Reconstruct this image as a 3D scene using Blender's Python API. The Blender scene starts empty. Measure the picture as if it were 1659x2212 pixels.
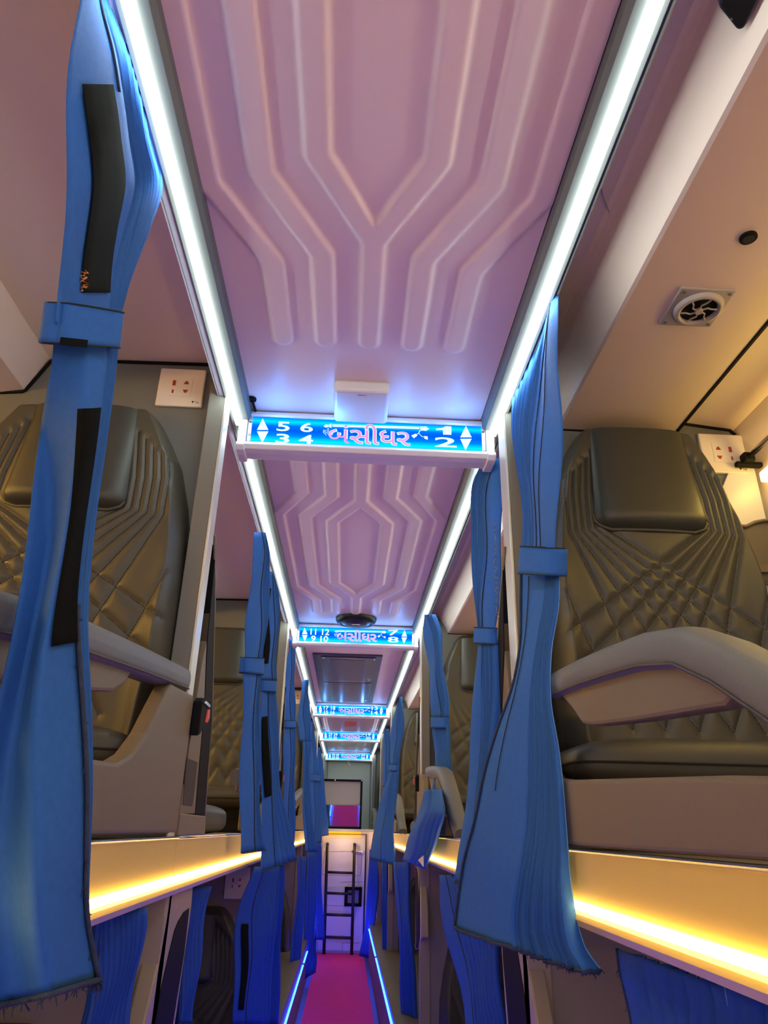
import bpy, math, random
import numpy as np
from mathutils import Vector, Matrix
random.seed(7)
sc = bpy.context.scene
C = sc.collection

# ------------------------------------------------------------------ camera
CX, CY, F, CZ = 829.5, 1106.0, 1520.0, 1.07
vy = np.array([745 - CX, -(1790 - CY), -F]); vz = np.array([905 - CX, (CY + 2250), -F])
AY = vy / np.linalg.norm(vy); AZ = vz - vz.dot(AY) * AY; AZ /= np.linalg.norm(AZ); AX = np.cross(AY, AZ)
RM = np.array([AX, AY, AZ])
def at(px, py, X=None, Y=None, Z=None):
    """the point of the bus seen at a photo position, on the plane x=X, y=Y or z=Z"""
    d = RM @ np.array([px - CX, -(py - CY), -F])
    t = Y / d[1] if Y is not None else (X / d[0] if X is not None else (Z - CZ) / d[2])
    p = d * t; p[2] += CZ
    return Vector(p.tolist())
cam = bpy.data.cameras.new('camera'); cam_o = bpy.data.objects.new('camera', cam); C.objects.link(cam_o)
cam.sensor_fit = 'VERTICAL'; cam.sensor_height = 24; cam.lens = F / 2212 * 24; cam.clip_start = 0.01; cam.clip_end = 60
m = Matrix([list(r) for r in RM]).to_4x4(); m.translation = Vector((0, 0, CZ)); cam_o.matrix_world = m
sc.camera = cam_o
# ------------------------------------------------------------------ world, exposure
w = bpy.data.worlds.new('cabin_air'); sc.world = w; w.use_nodes = True
w.node_tree.nodes['Background'].inputs[0].default_value = (1.0, 0.84, 0.74, 1)
w.node_tree.nodes['Background'].inputs[1].default_value = 0.95
sc.view_settings.view_transform = 'Standard'; sc.view_settings.look = 'None'
sc.view_settings.gamma = 1; sc.view_settings.use_curve_mapping = False
sc.view_settings.exposure = 0.0
def lamp(name, loc, rot, size, size_y, power, col):
    l = bpy.data.lights.new(name, 'AREA'); l.shape = 'RECTANGLE'; l.size = size; l.size_y = size_y
    l.energy = power; l.color = col
    o = bpy.data.objects.new(name, l); C.objects.link(o); o.location = loc; o.rotation_euler = rot; return o
# unseen soft fill light, added behind the camera to brighten the interior
lamp('front_fill', (0.0, -1.5, 1.15), (math.radians(100), 0, 0), 1.6, 0.9, 9, (1.0, 0.80, 0.78))

LS, WS, SS, BS = 24.0, 13.0, 1.15, 52.0     # strengths: white strips, warm strips, signs, blue floor strips

# ------------------------------------------------------------------ materials
def mat(name, col, rough=0.55, metal=0.0, bump=0.0, scale=200.0, emit=None, es=0.0, var=0.0, sheen=0.0, spec=0.5):
    m = bpy.data.materials.new(name); m.use_nodes = True; nt = m.node_tree; b = nt.nodes['Principled BSDF']
    b.inputs['Base Color'].default_value = (*col, 1); b.inputs['Roughness'].default_value = rough
    b.inputs['Metallic'].default_value = metal; b.inputs['Specular IOR Level'].default_value = spec
    if sheen: b.inputs['Sheen Weight'].default_value = sheen; b.inputs['Sheen Roughness'].default_value = 0.4
    if emit: b.inputs['Emission Color'].default_value = (*emit, 1); b.inputs['Emission Strength'].default_value = es
    tc = nt.nodes.new('ShaderNodeTexCoord')
    nz = nt.nodes.new('ShaderNodeTexNoise'); nz.inputs['Scale'].default_value = scale; nz.inputs['Detail'].default_value = 3
    nt.links.new(tc.outputs['Object'], nz.inputs['Vector'])
    if bump:
        bp = nt.nodes.new('ShaderNodeBump'); bp.inputs['Strength'].default_value = bump; bp.inputs['Distance'].default_value = 0.001
        nt.links.new(nz.outputs['Fac'], bp.inputs['Height']); nt.links.new(bp.outputs[0], b.inputs['Normal'])
    if var:
        n2 = nt.nodes.new('ShaderNodeTexNoise'); n2.inputs['Scale'].default_value = scale / 12
        nt.links.new(tc.outputs['Object'], n2.inputs['Vector'])
        mx = nt.nodes.new('ShaderNodeMix'); mx.data_type = 'RGBA'
        mx.inputs[6].default_value = (*[c * (1 - var) for c in col], 1); mx.inputs[7].default_value = (*[min(1, c * (1 + var)) for c in col], 1)
        nt.links.new(n2.outputs['Fac'], mx.inputs[0]); nt.links.new(mx.outputs[2], b.inputs['Base Color'])
    return m
M = {}
M['ceil'] = mat('moulded_ceiling_plastic', (0.82, 0.63, 0.60), 0.45, bump=0.05, scale=300)
M['berthceil'] = mat('berth_ceiling_plastic', (0.86, 0.70, 0.70), 0.5, bump=0.05, scale=300)
M['duct'] = mat('duct_plastic', (0.66, 0.52, 0.47), 0.5, bump=0.05, scale=300)
M['board'] = mat('grey_partition_board', (0.15, 0.15, 0.14), 0.5, bump=0.1, scale=500)
M['lowboard'] = mat('lower_partition_board', (0.26, 0.21, 0.22), 0.5, bump=0.1, scale=500)
M['alu'] = mat('pale_post_plastic', (0.55, 0.56, 0.52), 0.3, 0.3)
M['beam'] = mat('grey_beam_aluminium', (0.13, 0.14, 0.14), 0.5, 0.3)
M['rim'] = mat('purple_grey_plastic', (0.30, 0.27, 0.36), 0.5)
M['black'] = mat('black_rubber', (0.005, 0.005, 0.006), 0.7, spec=0.15)
M['gloss'] = mat('black_gloss', (0.008, 0.008, 0.012), 0.38, spec=0.3)
M['leather'] = mat('dark_olive_leather', (0.060, 0.056, 0.043), 0.40, bump=0.35, scale=900)
M['pillow'] = mat('dark_green_leather', (0.040, 0.041, 0.034), 0.38, bump=0.35, scale=900)
M['thread'] = mat('black_thread', (0.01, 0.01, 0.01), 0.8)
M['shell'] = mat('textured_grey_plastic', (0.19, 0.148, 0.092), 0.45, bump=0.9, scale=1400)
M['arm'] = mat('armrest_plastic', (0.15, 0.15, 0.145), 0.38, bump=0.9, scale=1500)
M['fascia'] = mat('brushed_champagne_fascia', (0.66, 0.50, 0.17), 0.38, 0.25, bump=0.15, scale=300)
M['chrome'] = mat('chrome', (0.7, 0.7, 0.7), 0.15, 1.0)
M['curtain'] = mat('blue_curtain_cloth', (0.026, 0.125, 0.46), 0.7, bump=0.5, scale=1600, var=0.12, spec=0.2)
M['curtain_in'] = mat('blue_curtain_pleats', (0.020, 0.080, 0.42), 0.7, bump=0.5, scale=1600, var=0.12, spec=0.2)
M['crease_or_highlight'] = mat('pale_ridge_highlight', (0.15, 0.34, 0.72), 0.8, spec=0.1)  # lighter blue paints highlights along the pleat ridges
M['hem'] = mat('frayed_navy_hem', (0.025, 0.04, 0.085), 0.9, bump=1.0, scale=900, var=0.5)
M['velcro'] = mat('black_hook_tape', (0.006, 0.007, 0.006), 0.95, spec=0.1, bump=1.0, scale=2200, var=0.4)
M['white'] = mat('white_plastic', (0.72, 0.68, 0.66), 0.35)
M['outlet'] = mat('outlet_plastic', (0.75, 0.66, 0.58), 0.4)
M['red'] = mat('red_plastic', (0.75, 0.04, 0.03), 0.4)
M['redin'] = mat('red_socket_shutter', (0.35, 0.03, 0.02), 0.5)
M['carpet'] = mat('crimson_carpet', (0.85, 0.02, 0.06), 0.95, bump=1.0, scale=700, var=0.2)
M['floor'] = mat('dark_vinyl_floor', (0.06, 0.06, 0.07), 0.5, var=0.2)
M['cream'] = mat('cream_rear_panel', (0.85, 0.78, 0.78), 0.45, var=0.04)
M['amber'] = mat('amber_glow_panel', (0.80, 0.42, 0.04), 0.5, emit=(0.9, 0.33, 0.01), es=0.9)  # LED light on the plastic bar is put in as its own glow
M['mirror'] = mat('mirror_glass', (0.85, 0.85, 0.85), 0.03, 1.0)
M['rearboard'] = mat('rear_wall_board', (0.40, 0.42, 0.40), 0.45)
M['ladder'] = mat('brown_painted_steel', (0.03, 0.02, 0.02), 0.45, 0.2)
M['vent'] = mat('grey_vent_plastic', (0.36, 0.32, 0.31), 0.45)
M['grille'] = None
M['led'] = mat('white_led_diffuser', (0.9, 0.9, 0.9), 0.4, emit=(0.86, 1.0, 0.93), es=LS)
M['warm'] = mat('warm_led_diffuser', (0.9, 0.85, 0.7), 0.4, emit=(1.0, 0.60, 0.15), es=WS)
M['blue'] = mat('blue_led_diffuser', (0.4, 0.5, 0.9), 0.4, emit=(0.004, 0.035, 1.0), es=BS)
M['bulb'] = mat('warm_reading_lamp', (0.9, 0.8, 0.6), 0.4, emit=(1.0, 0.70, 0.16), es=12)
M['bulb2'] = mat('warm_window_lamp', (0.9, 0.8, 0.6), 0.4, emit=(1.0, 0.62, 0.12), es=48)
M['glyph'] = mat('lit_white_lettering', (0.05, 0.05, 0.05), 0.9, emit=(0.72, 0.98, 0.95), es=SS, spec=0.0)
M['pink'] = mat('lit_pink_lettering', (0.05, 0.05, 0.05), 0.9, emit=(0.86, 0.25, 0.62), es=SS * 0.95, spec=0.0)
M['outline'] = mat('lit_pale_outline', (0.05, 0.05, 0.05), 0.9, emit=(0.55, 0.85, 0.98), es=SS, spec=0.0)
M['orange'] = mat('orange_thread', (0.7, 0.25, 0.03), 0.8)
M['pale'] = mat('pale_thread', (0.5, 0.45, 0.38), 0.8)
M['paper'] = mat('white_lining', (0.75, 0.66, 0.52), 0.7)
M['magnet'] = mat('smoked_pocket_plastic', (0.16, 0.13, 0.09), 0.3)
# perforated grille: black sheet with a grid of small round holes
g = mat('perforated_black_grille', (0.02, 0.02, 0.04), 0.4); nt = g.node_tree
v = nt.nodes.new('ShaderNodeTexVoronoi'); v.inputs['Scale'].default_value = 110; v.inputs['Randomness'].default_value = 0
tc = nt.nodes.new('ShaderNodeTexCoord'); nt.links.new(tc.outputs['Object'], v.inputs['Vector'])
r = nt.nodes.new('ShaderNodeValToRGB'); r.color_ramp.elements[0].position = 0.25; r.color_ramp.elements[1].position = 0.35
r.color_ramp.elements[0].color = (0.001, 0.001, 0.002, 1); r.color_ramp.elements[1].color = (0.03, 0.03, 0.06, 1)
nt.links.new(v.outputs['Distance'], r.inputs[0]); nt.links.new(r.outputs[0], nt.nodes['Principled BSDF'].inputs['Base Color'])
M['grille'] = g
# backlit sign film: two rows of lamps behind it make its upper and lower edges brighter (object z 0..1 across the face)
s = bpy.data.materials.new('backlit_blue_film'); s.use_nodes = True; nt = s.node_tree; b = nt.nodes['Principled BSDF']
b.inputs['Base Color'].default_value = (0.0, 0.01, 0.05, 1); b.inputs['Roughness'].default_value = 0.8; b.inputs['Specular IOR Level'].default_value = 0
tc = nt.nodes.new('ShaderNodeTexCoord'); sp = nt.nodes.new('ShaderNodeSeparateXYZ'); nt.links.new(tc.outputs['Generated'], sp.inputs[0])
r = nt.nodes.new('ShaderNodeValToRGB'); e = r.color_ramp.elements
e[0].position = 0.0; e[0].color = (0.02, 0.45, 1.0, 1); e[1].position = 1.0; e[1].color = (0.0, 0.16, 0.85, 1)
for p_, c_ in ((0.10, (0.0, 0.80, 1.0, 1)), (0.30, (0.0, 0.20, 0.80, 1)), (0.5, (0.0, 0.09, 0.68, 1)), (0.68, (0.0, 0.15, 0.78, 1)), (0.84, (0.0, 0.72, 1.0, 1))):
    q = e.new(p_); q.color = c_
nt.links.new(sp.outputs['Z'], r.inputs[0]); nt.links.new(r.outputs[0], b.inputs['Emission Color']); b.inputs['Emission Strength'].default_value = SS
M['film'] = s

# ------------------------------------------------------------------ mesh helpers
def wm(o):
    b_ = Matrix.LocRotScale(o.location, o.rotation_euler, o.scale)
    return wm(o.parent) @ o.matrix_parent_inverse @ b_ if o.parent else b_
class MB:
    def __init__(s): s.v = []; s.f = []; s.m = []
    def add(s, v, f, k=0):
        n = len(s.v); s.v += [tuple(p) for p in v]; s.f += [tuple(i + n for i in q) for q in f]; s.m += [k] * len(f); return s
    def box(s, a, b, k=0):
        (x0, y0, z0), (x1, y1, z1) = a, b
        x0, x1 = sorted((x0, x1)); y0, y1 = sorted((y0, y1)); z0, z1 = sorted((z0, z1))
        v = [(x, y, z) for z in (z0, z1) for y in (y0, y1) for x in (x0, x1)]
        return s.add(v, [(0, 2, 3, 1), (4, 5, 7, 6), (0, 1, 5, 4), (2, 6, 7, 3), (0, 4, 6, 2), (1, 3, 7, 5)], k)
    def prism(s, pts, d, k=0):
        """pts: closed loop of 3D points, d: extrusion vector"""
        n = len(pts); d = Vector(d); a = [Vector(p) for p in pts]
        v = a + [p + d for p in a]
        f = [tuple(range(n - 1, -1, -1)), tuple(range(n, 2 * n))] + [(i, (i + 1) % n, n + (i + 1) % n, n + i) for i in range(n)]
        return s.add(v, f, k)
    def tube(s, path, r, n=8, k=0, flat=1.0):
        P = [Vector(p) for p in path]; rs = r if isinstance(r, (list, tuple)) else [r] * len(P)
        rings = []
        up = Vector((0, 0, 1))
        for i, p in enumerate(P):
            t = (P[min(i + 1, len(P) - 1)] - P[max(i - 1, 0)]).normalized()
            u = up if abs(t.dot(up)) < 0.95 else Vector((1, 0, 0))
            a = t.cross(u).normalized(); b_ = a.cross(t).normalized()
            rings.append([p + a * math.cos(2 * math.pi * j / n) * rs[i] + b_ * math.sin(2 * math.pi * j / n) * rs[i] * flat for j in range(n)])
        v = [q for g_ in rings for q in g_]; f = []
        for i in range(len(P) - 1):
            for j in range(n): f.append((i * n + j, i * n + (j + 1) % n, (i + 1) * n + (j + 1) % n, (i + 1) * n + j))
        f.append(tuple(range(n - 1, -1, -1))); f.append(tuple((len(P) - 1) * n + j for j in range(n)))
        return s.add(v, f, k)
    def cyl(s, c, r, h, axis='z', n=24, k=0, r2=None):
        c = Vector(c); r2 = r if r2 is None else r2; ax = {'x': (1, 2, 0), 'y': (2, 0, 1), 'z': (0, 1, 2)}[axis]
        v = []
        for q, rr in ((0, r), (h, r2)):
            for j in range(n):
                p = [0, 0, 0]; p[ax[0]] = math.cos(2 * math.pi * j / n) * rr; p[ax[1]] = math.sin(2 * math.pi * j / n) * rr; p[ax[2]] = q
                v.append(c + Vector(p))
        f = [tuple(range(n - 1, -1, -1)), tuple(range(n, 2 * n))] + [(j, (j + 1) % n, n + (j + 1) % n, n + j) for j in range(n)]
        return s.add(v, f, k)
    def grid(s, P, k=0):
        """P: array rows x cols x 3"""
        R_, K_ = len(P), len(P[0]); v = [tuple(P[i][j]) for i in range(R_) for j in range(K_)]
        f = [(i * K_ + j, i * K_ + j + 1, (i + 1) * K_ + j + 1, (i + 1) * K_ + j) for i in range(R_ - 1) for j in range(K_ - 1)]
        return s.add(v, f, k)
    def build(s, name, mats, parent=None, bevel=0.0, smooth=False, seg=2, solid=0.0):
        if not isinstance(mats, (list, tuple)): mats = [mats]
        me = bpy.data.meshes.new(name); me.from_pydata(s.v, [], s.f)
        for q in mats: me.materials.append(q)
        if any(s.m): me.polygons.foreach_set('material_index', s.m)
        if smooth: me.polygons.foreach_set('use_smooth', [True] * len(me.polygons))
        me.update(); o = bpy.data.objects.new(name, me); C.objects.link(o)
        if parent:
            o.parent = parent; o.matrix_parent_inverse = wm(parent).inverted()
        if solid:
            md = o.modifiers.new('thickness', 'SOLIDIFY'); md.thickness = solid; md.offset = 0
        if bevel:
            md = o.modifiers.new('bevel', 'BEVEL'); md.width = bevel; md.segments = seg; md.limit_method = 'ANGLE'; md.angle_limit = math.radians(35)
            md.harden_normals = False
        return o
def thing(name, label, cat, loc=(0, 0, 0), group=None):
    o = bpy.data.objects.new(name, None); C.objects.link(o); o.empty_display_size = 0.05
    o.location = loc; o['label'] = label; o['category'] = cat
    if group: o['group'] = group
    return o
def tag(o, label, cat, group=None):
    o['label'] = label; o['category'] = cat
    if group: o['group'] = group
    return o
def struct(o): o['kind'] = 'structure'; return o
def copy_tree(o, parent=None):
    c = o.copy(); C.objects.link(c)
    if parent: c.parent = parent; c.matrix_parent_inverse = o.matrix_parent_inverse.copy()
    for ch in list(o.children): copy_tree(ch, c)
    return c

# ------------------------------------------------------------------ the bus
PY = [1.42, 3.34, 5.70, 7.42, 9.70]           # the transverse partitions
SIGN = ['nearest sign', 'second sign', 'third sign', 'fourth sign', 'farthest sign']
ORD = ['nearest', 'second', 'third', 'fourth', 'farthest']
Y0 = -1.7; YE = 9.78
XL, XR = -1.42, 0.93
struct(MB().box((XL, Y0, -0.06), (XR, YE, 0)).build('floor', M['floor']))
struct(MB().box((-0.215, Y0, 0.001), (0.22, 7.70, 0.012)).build('floor_carpet_runner', M['carpet'])); 
bpy.data.objects['floor_carpet_runner'].name = 'carpet_runner'; cr = bpy.data.objects['carpet_runner']; del cr['kind']
tag(cr, 'long crimson carpet runner down the narrow aisle floor', 'carpet')
struct(MB().box((XL - 0.03, Y0, 0), (XL, YE, 2.14)).build('wall_left', M['duct']))
struct(MB().box((XR, Y0, 0), (XR + 0.03, YE, 2.14)).build('wall_right', M['duct']))
struct(MB().box((XL - 0.03, Y0, 2.14), (XR + 0.03, YE, 2.16)).build('ceiling', M['ceil']))

# centre ceiling with raised ribs
cx = 0.010
def ribs(y0, y1, z, segs, name, step=0.004):
    xs = np.arange(-0.262, 0.2921, step); ys = np.arange(y0, y1 + step / 2, step)
    X_, Y_ = np.meshgrid(xs, ys); D = np.full(X_.shape, 9.0)
    for (ax, ay), (bx, by) in segs:
        for sgn in (-1, 1):
            a0, a1 = cx + sgn * ax, cx + sgn * bx
            dx, dy = a1 - a0, by - ay; L2 = dx * dx + dy * dy
            t = np.clip(((X_ - a0) * dx + (Y_ - ay) * dy) / L2, 0, 1)
            # square-cut ends: distance measured across the rib
            D = np.minimum(D, np.hypot(X_ - a0 - t * dx, Y_ - ay - t * dy))
    hw, bv = 0.0250, 0.011
    t = np.clip((hw - D) / bv, 0, 1); H = t * t * (3 - 2 * t)
    Zz = z - 0.0062 * H
    b = MB(); b.grid(np.dstack([X_, Y_, Zz]))
    o = b.build(name, M['ceil'], smooth=True); struct(o); return o
def pattern(ya, yb, yc, yd):
    """narrow until ya, spread over .16, straight, drawn together, ends at yd"""
    S = []
    for c0, c1, o_ in ((0.0, 0.090, 0.05), (0.089, 0.178, 0.02), (0.177, 0.262, 0.0)):
        a, b_ = ya + o_, ya + 0.165 + o_
        e_, f_ = yb - o_ * 1.2, yc - o_ * 1.2
        S += [((c0, -9 if a < 1 else ya - 0.26), (c0, a)), ((c0, a), (c1, b_)), ((c1, b_), (c1, e_)), ((c1, e_), (c0, f_)), ((c0, f_), (c0, yd - 0.02))]
    return S
ribs(-0.6, 1.47, 1.985, pattern(-0.9, 0.80, 0.965, 1.197), 'ceiling_center_panel', 0.0035)
ribs(1.47, 3.40, 1.985, pattern(1.90, 2.80, 2.985, 3.19), 'ceiling_center_panel', 0.0035)
struct(MB().box((-0.262, 3.40, 1.985), (0.292, 5.75, 1.99)).build('ceiling_center_panel', M['ceil']))
struct(MB().box((-0.262, 5.75, 1.985), (0.292, 7.45, 1.99)).build('ceiling_center_panel', M['ceil']))
ribs(7.45, 9.78, 1.985, pattern(7.9, 8.9, 9.1, 9.4), 'ceiling_center_panel', 0.012)
struct(MB().box((-0.262, Y0, 1.985), (0.292, -0.6, 1.99)).build('ceiling_center_panel', M['ceil']))

# berth ceilings, ducts (profiles in x,z run along y)
def run(name, prof, mt, y0=Y0, y1=YE, close=True, bevel=0.0, smooth=False):
    b = MB(); b.prism([(x, y0, z) for x, z in prof], (0, y1 - y0, 0)); return struct(b.build(name, mt, bevel=bevel, smooth=smooth))
run('ceiling_left', [(-0.335, 2.085), (-0.335, 2.13), (-1.42, 2.13), (-1.42, 1.97), (-0.835, 1.975), (-0.785, 1.985), (-0.748, 2.078)], M['berthceil'])
# right: flat ceiling by the rail, rounded shoulder down to the duct, duct underside, step, wall side
pr = [(0.352, 2.035), (0.400, 2.035)]
for i in range(1, 9):
    t = i / 8; pr.append((0.400 + 0.063 * t, 2.035 - 0.090 * (t ** 1.6)))
pr += [(0.470, 1.943), (0.744, 1.943), (0.748, 1.948), (0.768, 1.976), (0.895, 1.962), (0.93, 1.90), (0.93, 2.13), (0.352, 2.13)]
run('ceiling_right', pr, M['duct'], bevel=0)
run('trim_1', [(0.7445, 1.9405), (0.7505, 1.9405), (0.770, 1.9745), (0.764, 1.9745)], M['black'])
# moulded seam lines of the berth ceilings
def seam(pts, Z, mt=None):
    b = MB(); b.tube([at(x, y, Z=Z) for x, y in pts], 0.0011, 5); return struct(b.build('trim_2', mt or M['rim']))
seam([(0, 190), (40, 260), (46, 300), (38, 322), (8, 345), (10, 370), (60, 470), (133, 608)], 2.083, M['duct'])
seam([(1330, 200), (1285, 340), (1303, 425), (1316, 460), (1300, 540), (1255, 640)], 2.033)
# purple-grey fascia behind the left light rail and the right curtain rails
run('trim_3', [(-0.308, 1.956), (-0.308, 1.99), (-0.335, 2.13), (-0.350, 2.13), (-0.345, 2.06), (-0.326, 1.956)], M['rim'])
run('trim_4', [(0.338, 1.960), (0.338, 2.13), (0.354, 2.13), (0.354, 2.03), (0.344, 1.960)], M['rim'])
run('trim_5', [(-0.262, 1.960), (-0.262, 2.0), (-0.308, 2.0), (-0.308, 1.951), (-0.302, 1.951), (-0.302, 1.956), (-0.283, 1.956), (-0.283, 1.949), (-0.268, 1.949)], M['beam'])
run('trim_6', [(0.292, 1.960), (0.292, 2.0), (0.338, 2.0), (0.338, 1.951), (0.332, 1.951), (0.332, 1.956), (0.311, 1.956), (0.311, 1.949), (0.298, 1.949)], M['beam'])
for sx in (-0.322, 0.3455):
    b = MB(); b.tube([(sx, Y0, 1.9585), (sx, YE, 1.9585)], 0.003, 8)
    tag(b.build('curtain_rail', M['beam']), 'slim metal curtain rail along the %s edge of the ceiling' % ('left' if sx < 0 else 'right'), 'rail')

# ceiling light strips, one between each pair of signs
SY = [1.46, 3.38, 5.75, 7.46, 9.66]
segs = [(Y0, SY[0])] + [(SY[i] + 0.06, SY[i + 1]) for i in range(4)]
for side, x0, x1 in (('left', -0.2970, -0.2880), ('right', 0.3165, 0.3265)):
    for i, (a, b_) in enumerate(segs):
        o = MB().box((x0, a, 1.9385), (x1, b_ - 0.002, 1.9555)).build('led_strip', M['led'], bevel=0.002)
        tag(o, 'glowing white light strip on the %s ceiling edge %s' % (side, 'before the nearest sign' if i == 0 else 'between the %s and %s signs' % (ORD[i - 1], ORD[i])), 'light strip', 'white ceiling light strips')

# ------------------------------------------------------------------ signs
def text_mesh(body, x0, x1, z0, z1, y, k, mb, bold=0.0, back=0.0):
    cu = bpy.data.curves.new('lettering', 'FONT'); cu.body = body; cu.extrude = 0.0; cu.offset = bold
    cu.resolution_u = 4
    o = bpy.data.objects.new('lettering', cu); C.objects.link(o)
    bpy.context.view_layer.update()
    dg = bpy.context.evaluated_depsgraph_get(); me = bpy.data.meshes.new_from_object(o.evaluated_get(dg))
    vs = np.array([v.co[:] for v in me.vertices])
    if len(vs):
        mn, mx = vs.min(0), vs.max(0)
        V = [(x0 + (p[0] - mn[0]) / (mx[0] - mn[0]) * (x1 - x0), y, z0 + (p[1] - mn[1]) / (mx[1] - mn[1]) * (z1 - z0)) for p in vs]
        mb.add(V, [tuple(q.vertices) for q in me.polygons], k)
    bpy.data.objects.remove(o); bpy.data.curves.remove(cu); bpy.data.meshes.remove(me)
def fc(px, py):      # position on the nearest sign's face
    p = at(px, py, Y=1.452); return p.x, p.z
def make_sign(i):
    tl, bl, rt, rb = [('5 6', '3 4', '1', '2'), ('11 12', '9 10', '7', '8'), ('17 18', '15 16', '13', '14'), ('23 24', '21 22', '19', '20'), ('29 30', '27 28', '25', '26')][i]
    y = SY[i]; dy = y - SY[0]
    t = thing('berth_sign', 'lit blue sign reading %s %s and %s %s' % (tl, bl, rt, rb), 'sign', (0.015, y, 1.92), 'lit berth number signs across the aisle')
    b = MB()
    prof = [(1.475, 1.977), (1.452, 1.977), (1.449, 1.966), (1.4545, 1.963), (1.4545, 1.892), (1.442, 1.888), (1.438, 1.880), (1.446, 1.871), (1.465, 1.869), (1.500, 1.872), (1.510, 1.90), (1.510, 1.985), (1.475, 1.985)]
    b.prism([(-0.270, yy + dy, zz) for yy, zz in prof], (0.572, 0, 0)); b.build('housing', M['white'], t, bevel=0.0015)
    for x0, x1 in ((-0.288, -0.268), (0.300, 0.320)):
        b = MB(); pf = [(1.475, 1.980), (1.447, 1.974), (1.447, 1.890), (1.436, 1.884), (1.434, 1.876), (1.444, 1.866), (1.465, 1.864), (1.505, 1.866), (1.514, 1.90), (1.514, 1.985), (1.475, 1.985)]
        b.prism([(x0, yy + dy, zz) for yy, zz in pf], (x1 - x0, 0, 0)); e_ = b.build('end_cap', M['white'], t, bevel=0.002)
    MB().box((-0.2595, 1.4525 + dy, 1.8925), (0.2935, 1.4560 + dy, 1.9625)).build('lit_face', M['film'], t)
    for x0 in (-0.266, 0.290):
        b = MB(); b.box((x0, 1.4495 + dy, 1.894), (x0 + 0.0085, 1.4525 + dy, 1.961)); pl = b.build('clamp_plate', M['alu'], t, bevel=0.0008)
        for zz in (1.910, 1.945):
            b = MB(); b.cyl((x0 + 0.004, 1.4485 + dy, zz), 0.0032, 0.002, 'y', 12); b.build('screw', M['chrome'], pl)
    yy = 1.4515 + dy
    # arrows
    for k, (xa, xb) in enumerate(((555, 580), (994, 1019))):
        o_ = 0 if k == 0 else 16
        b = MB(); a, c, d = fc(xa, 929 + o_), fc(xb, 929 + o_), fc((xa + xb) / 2, 904 + o_)
        b.add([(a[0], yy, a[1]), (c[0], yy, c[1]), (d[0], yy, d[1])], [(0, 1, 2)])
        a, c, d = fc(xa, 932 + o_), fc(xb, 932 + o_), fc((xa + xb) / 2 - 1, 957 + o_)
        b.add([(a[0], yy, a[1]), (d[0], yy, d[1]), (c[0], yy, c[1])], [(0, 1, 2)])
        b.build('arrow_pair', M['glyph'], t)
    def numeral(body, xa, ya, xb, yb, bold=0.02):
        b = MB(); p, q = fc(xa, yb), fc(xb, ya)
        text_mesh(body, p[0], q[0], p[1], q[1], yy, 0, b, bold); b.build('numerals', M['glyph'], t)
    if i == 0:
        numeral('5', 597, 912, 627, 931); numeral('6', 648, 914, 677, 933); numeral('3', 595, 938, 626, 957); numeral('4', 645, 940, 677, 959)
        
        b = MB(); pts = [fc(x_, y_) for x_, y_ in ((957, 939), (957, 929), (942, 929.5), (942, 926), (956, 924.5), (962, 921), (975, 921.5), (975, 939.5))]
        b.add([(x_, yy, z_) for x_, z_ in pts], [tuple(range(8))]); b.build('numerals', M['glyph'], t)
        numeral('2', 939, 946, 986, 965)
    else:
        numeral(tl, 592, 911, 677, 931); numeral(bl, 594, 938, 672, 958)
        numeral(rt, 936, 920, 980, 939); numeral(rb, 934, 946, 982, 966)
    # name in pink letters with a pale outline, a small word before it, a flute above
    p, q = fc(709, 956), fc(886, 921)
    b = MB(); text_mesh('બંસીધર', p[0] - 0.001, q[0] + 0.001, p[1] - 0.001, q[1] + 0.001, yy - 0.0002, 0, b, 0.030); b.build('name_outline', M['outline'], t)
    b = MB(); text_mesh('બંસીધર', p[0], q[0], p[1], q[1], yy - 0.0006, 0, b, 0.0); b.build('name_lettering', M['pink'], t)
    p, q = fc(697, 941), fc(712, 925)
    b = MB(); text_mesh('શ્રી', p[0], q[0], p[1], q[1], yy, 0, b, 0.0); b.build('small_lettering', M['outline'], t)
    b = MB(); pts = [fc(x, y_) for x, y_ in ((699, 921), (704, 917), (710, 918), (716, 915), (716, 925), (710, 922), (704, 924))]
    b.add([(x, yy, z) for x, z in pts], [tuple(range(len(pts)))])
    pts = [fc(x, y_) for x, y_ in ((718, 917), (906, 922), (906, 927), (718, 922))]; b.add([(x, yy, z) for x, z in pts], [(0, 1, 2, 3)])
    pts = [fc(x, y_) for x, y_ in ((908, 921), (914, 922), (920, 921), (927, 927), (920, 931), (914, 930), (908, 930))]; b.add([(x, yy, z) for x, z in pts], [tuple(range(7))])
    for pa in (((908, 930), (903, 937), (898, 939)), ((906, 930), (905, 937), (911, 943), (918, 945))):
        b.tube([(fc(*p_)[0], yy, fc(*p_)[1]) for p_ in pa], 0.0007, 5)
    for pts in (((898, 937), (902, 941), (894, 947), (888, 941)), ((916, 942), (924, 943), (924, 950), (917, 948))):
        b.add([(fc(*p_)[0], yy, fc(*p_)[1]) for p_ in pts], [(0, 1, 2, 3)])
    b.build('flute_emblem', M['glyph'], t)
for i in range(5): make_sign(i)
# the light the signs' tubes throw forward
for i in range(5):
    for x in (-0.2, -0.07, 0.10, 0.23):
        l = bpy.data.lights.new('sign_tube_light', 'POINT'); l.energy = 0.27; l.color = (0.08, 0.34, 1.0); l.shadow_soft_size = 0.0
        o = bpy.data.objects.new('sign_tube_light', l); C.objects.link(o); o.location = (x, SY[i] - 0.045, 1.925)

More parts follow.
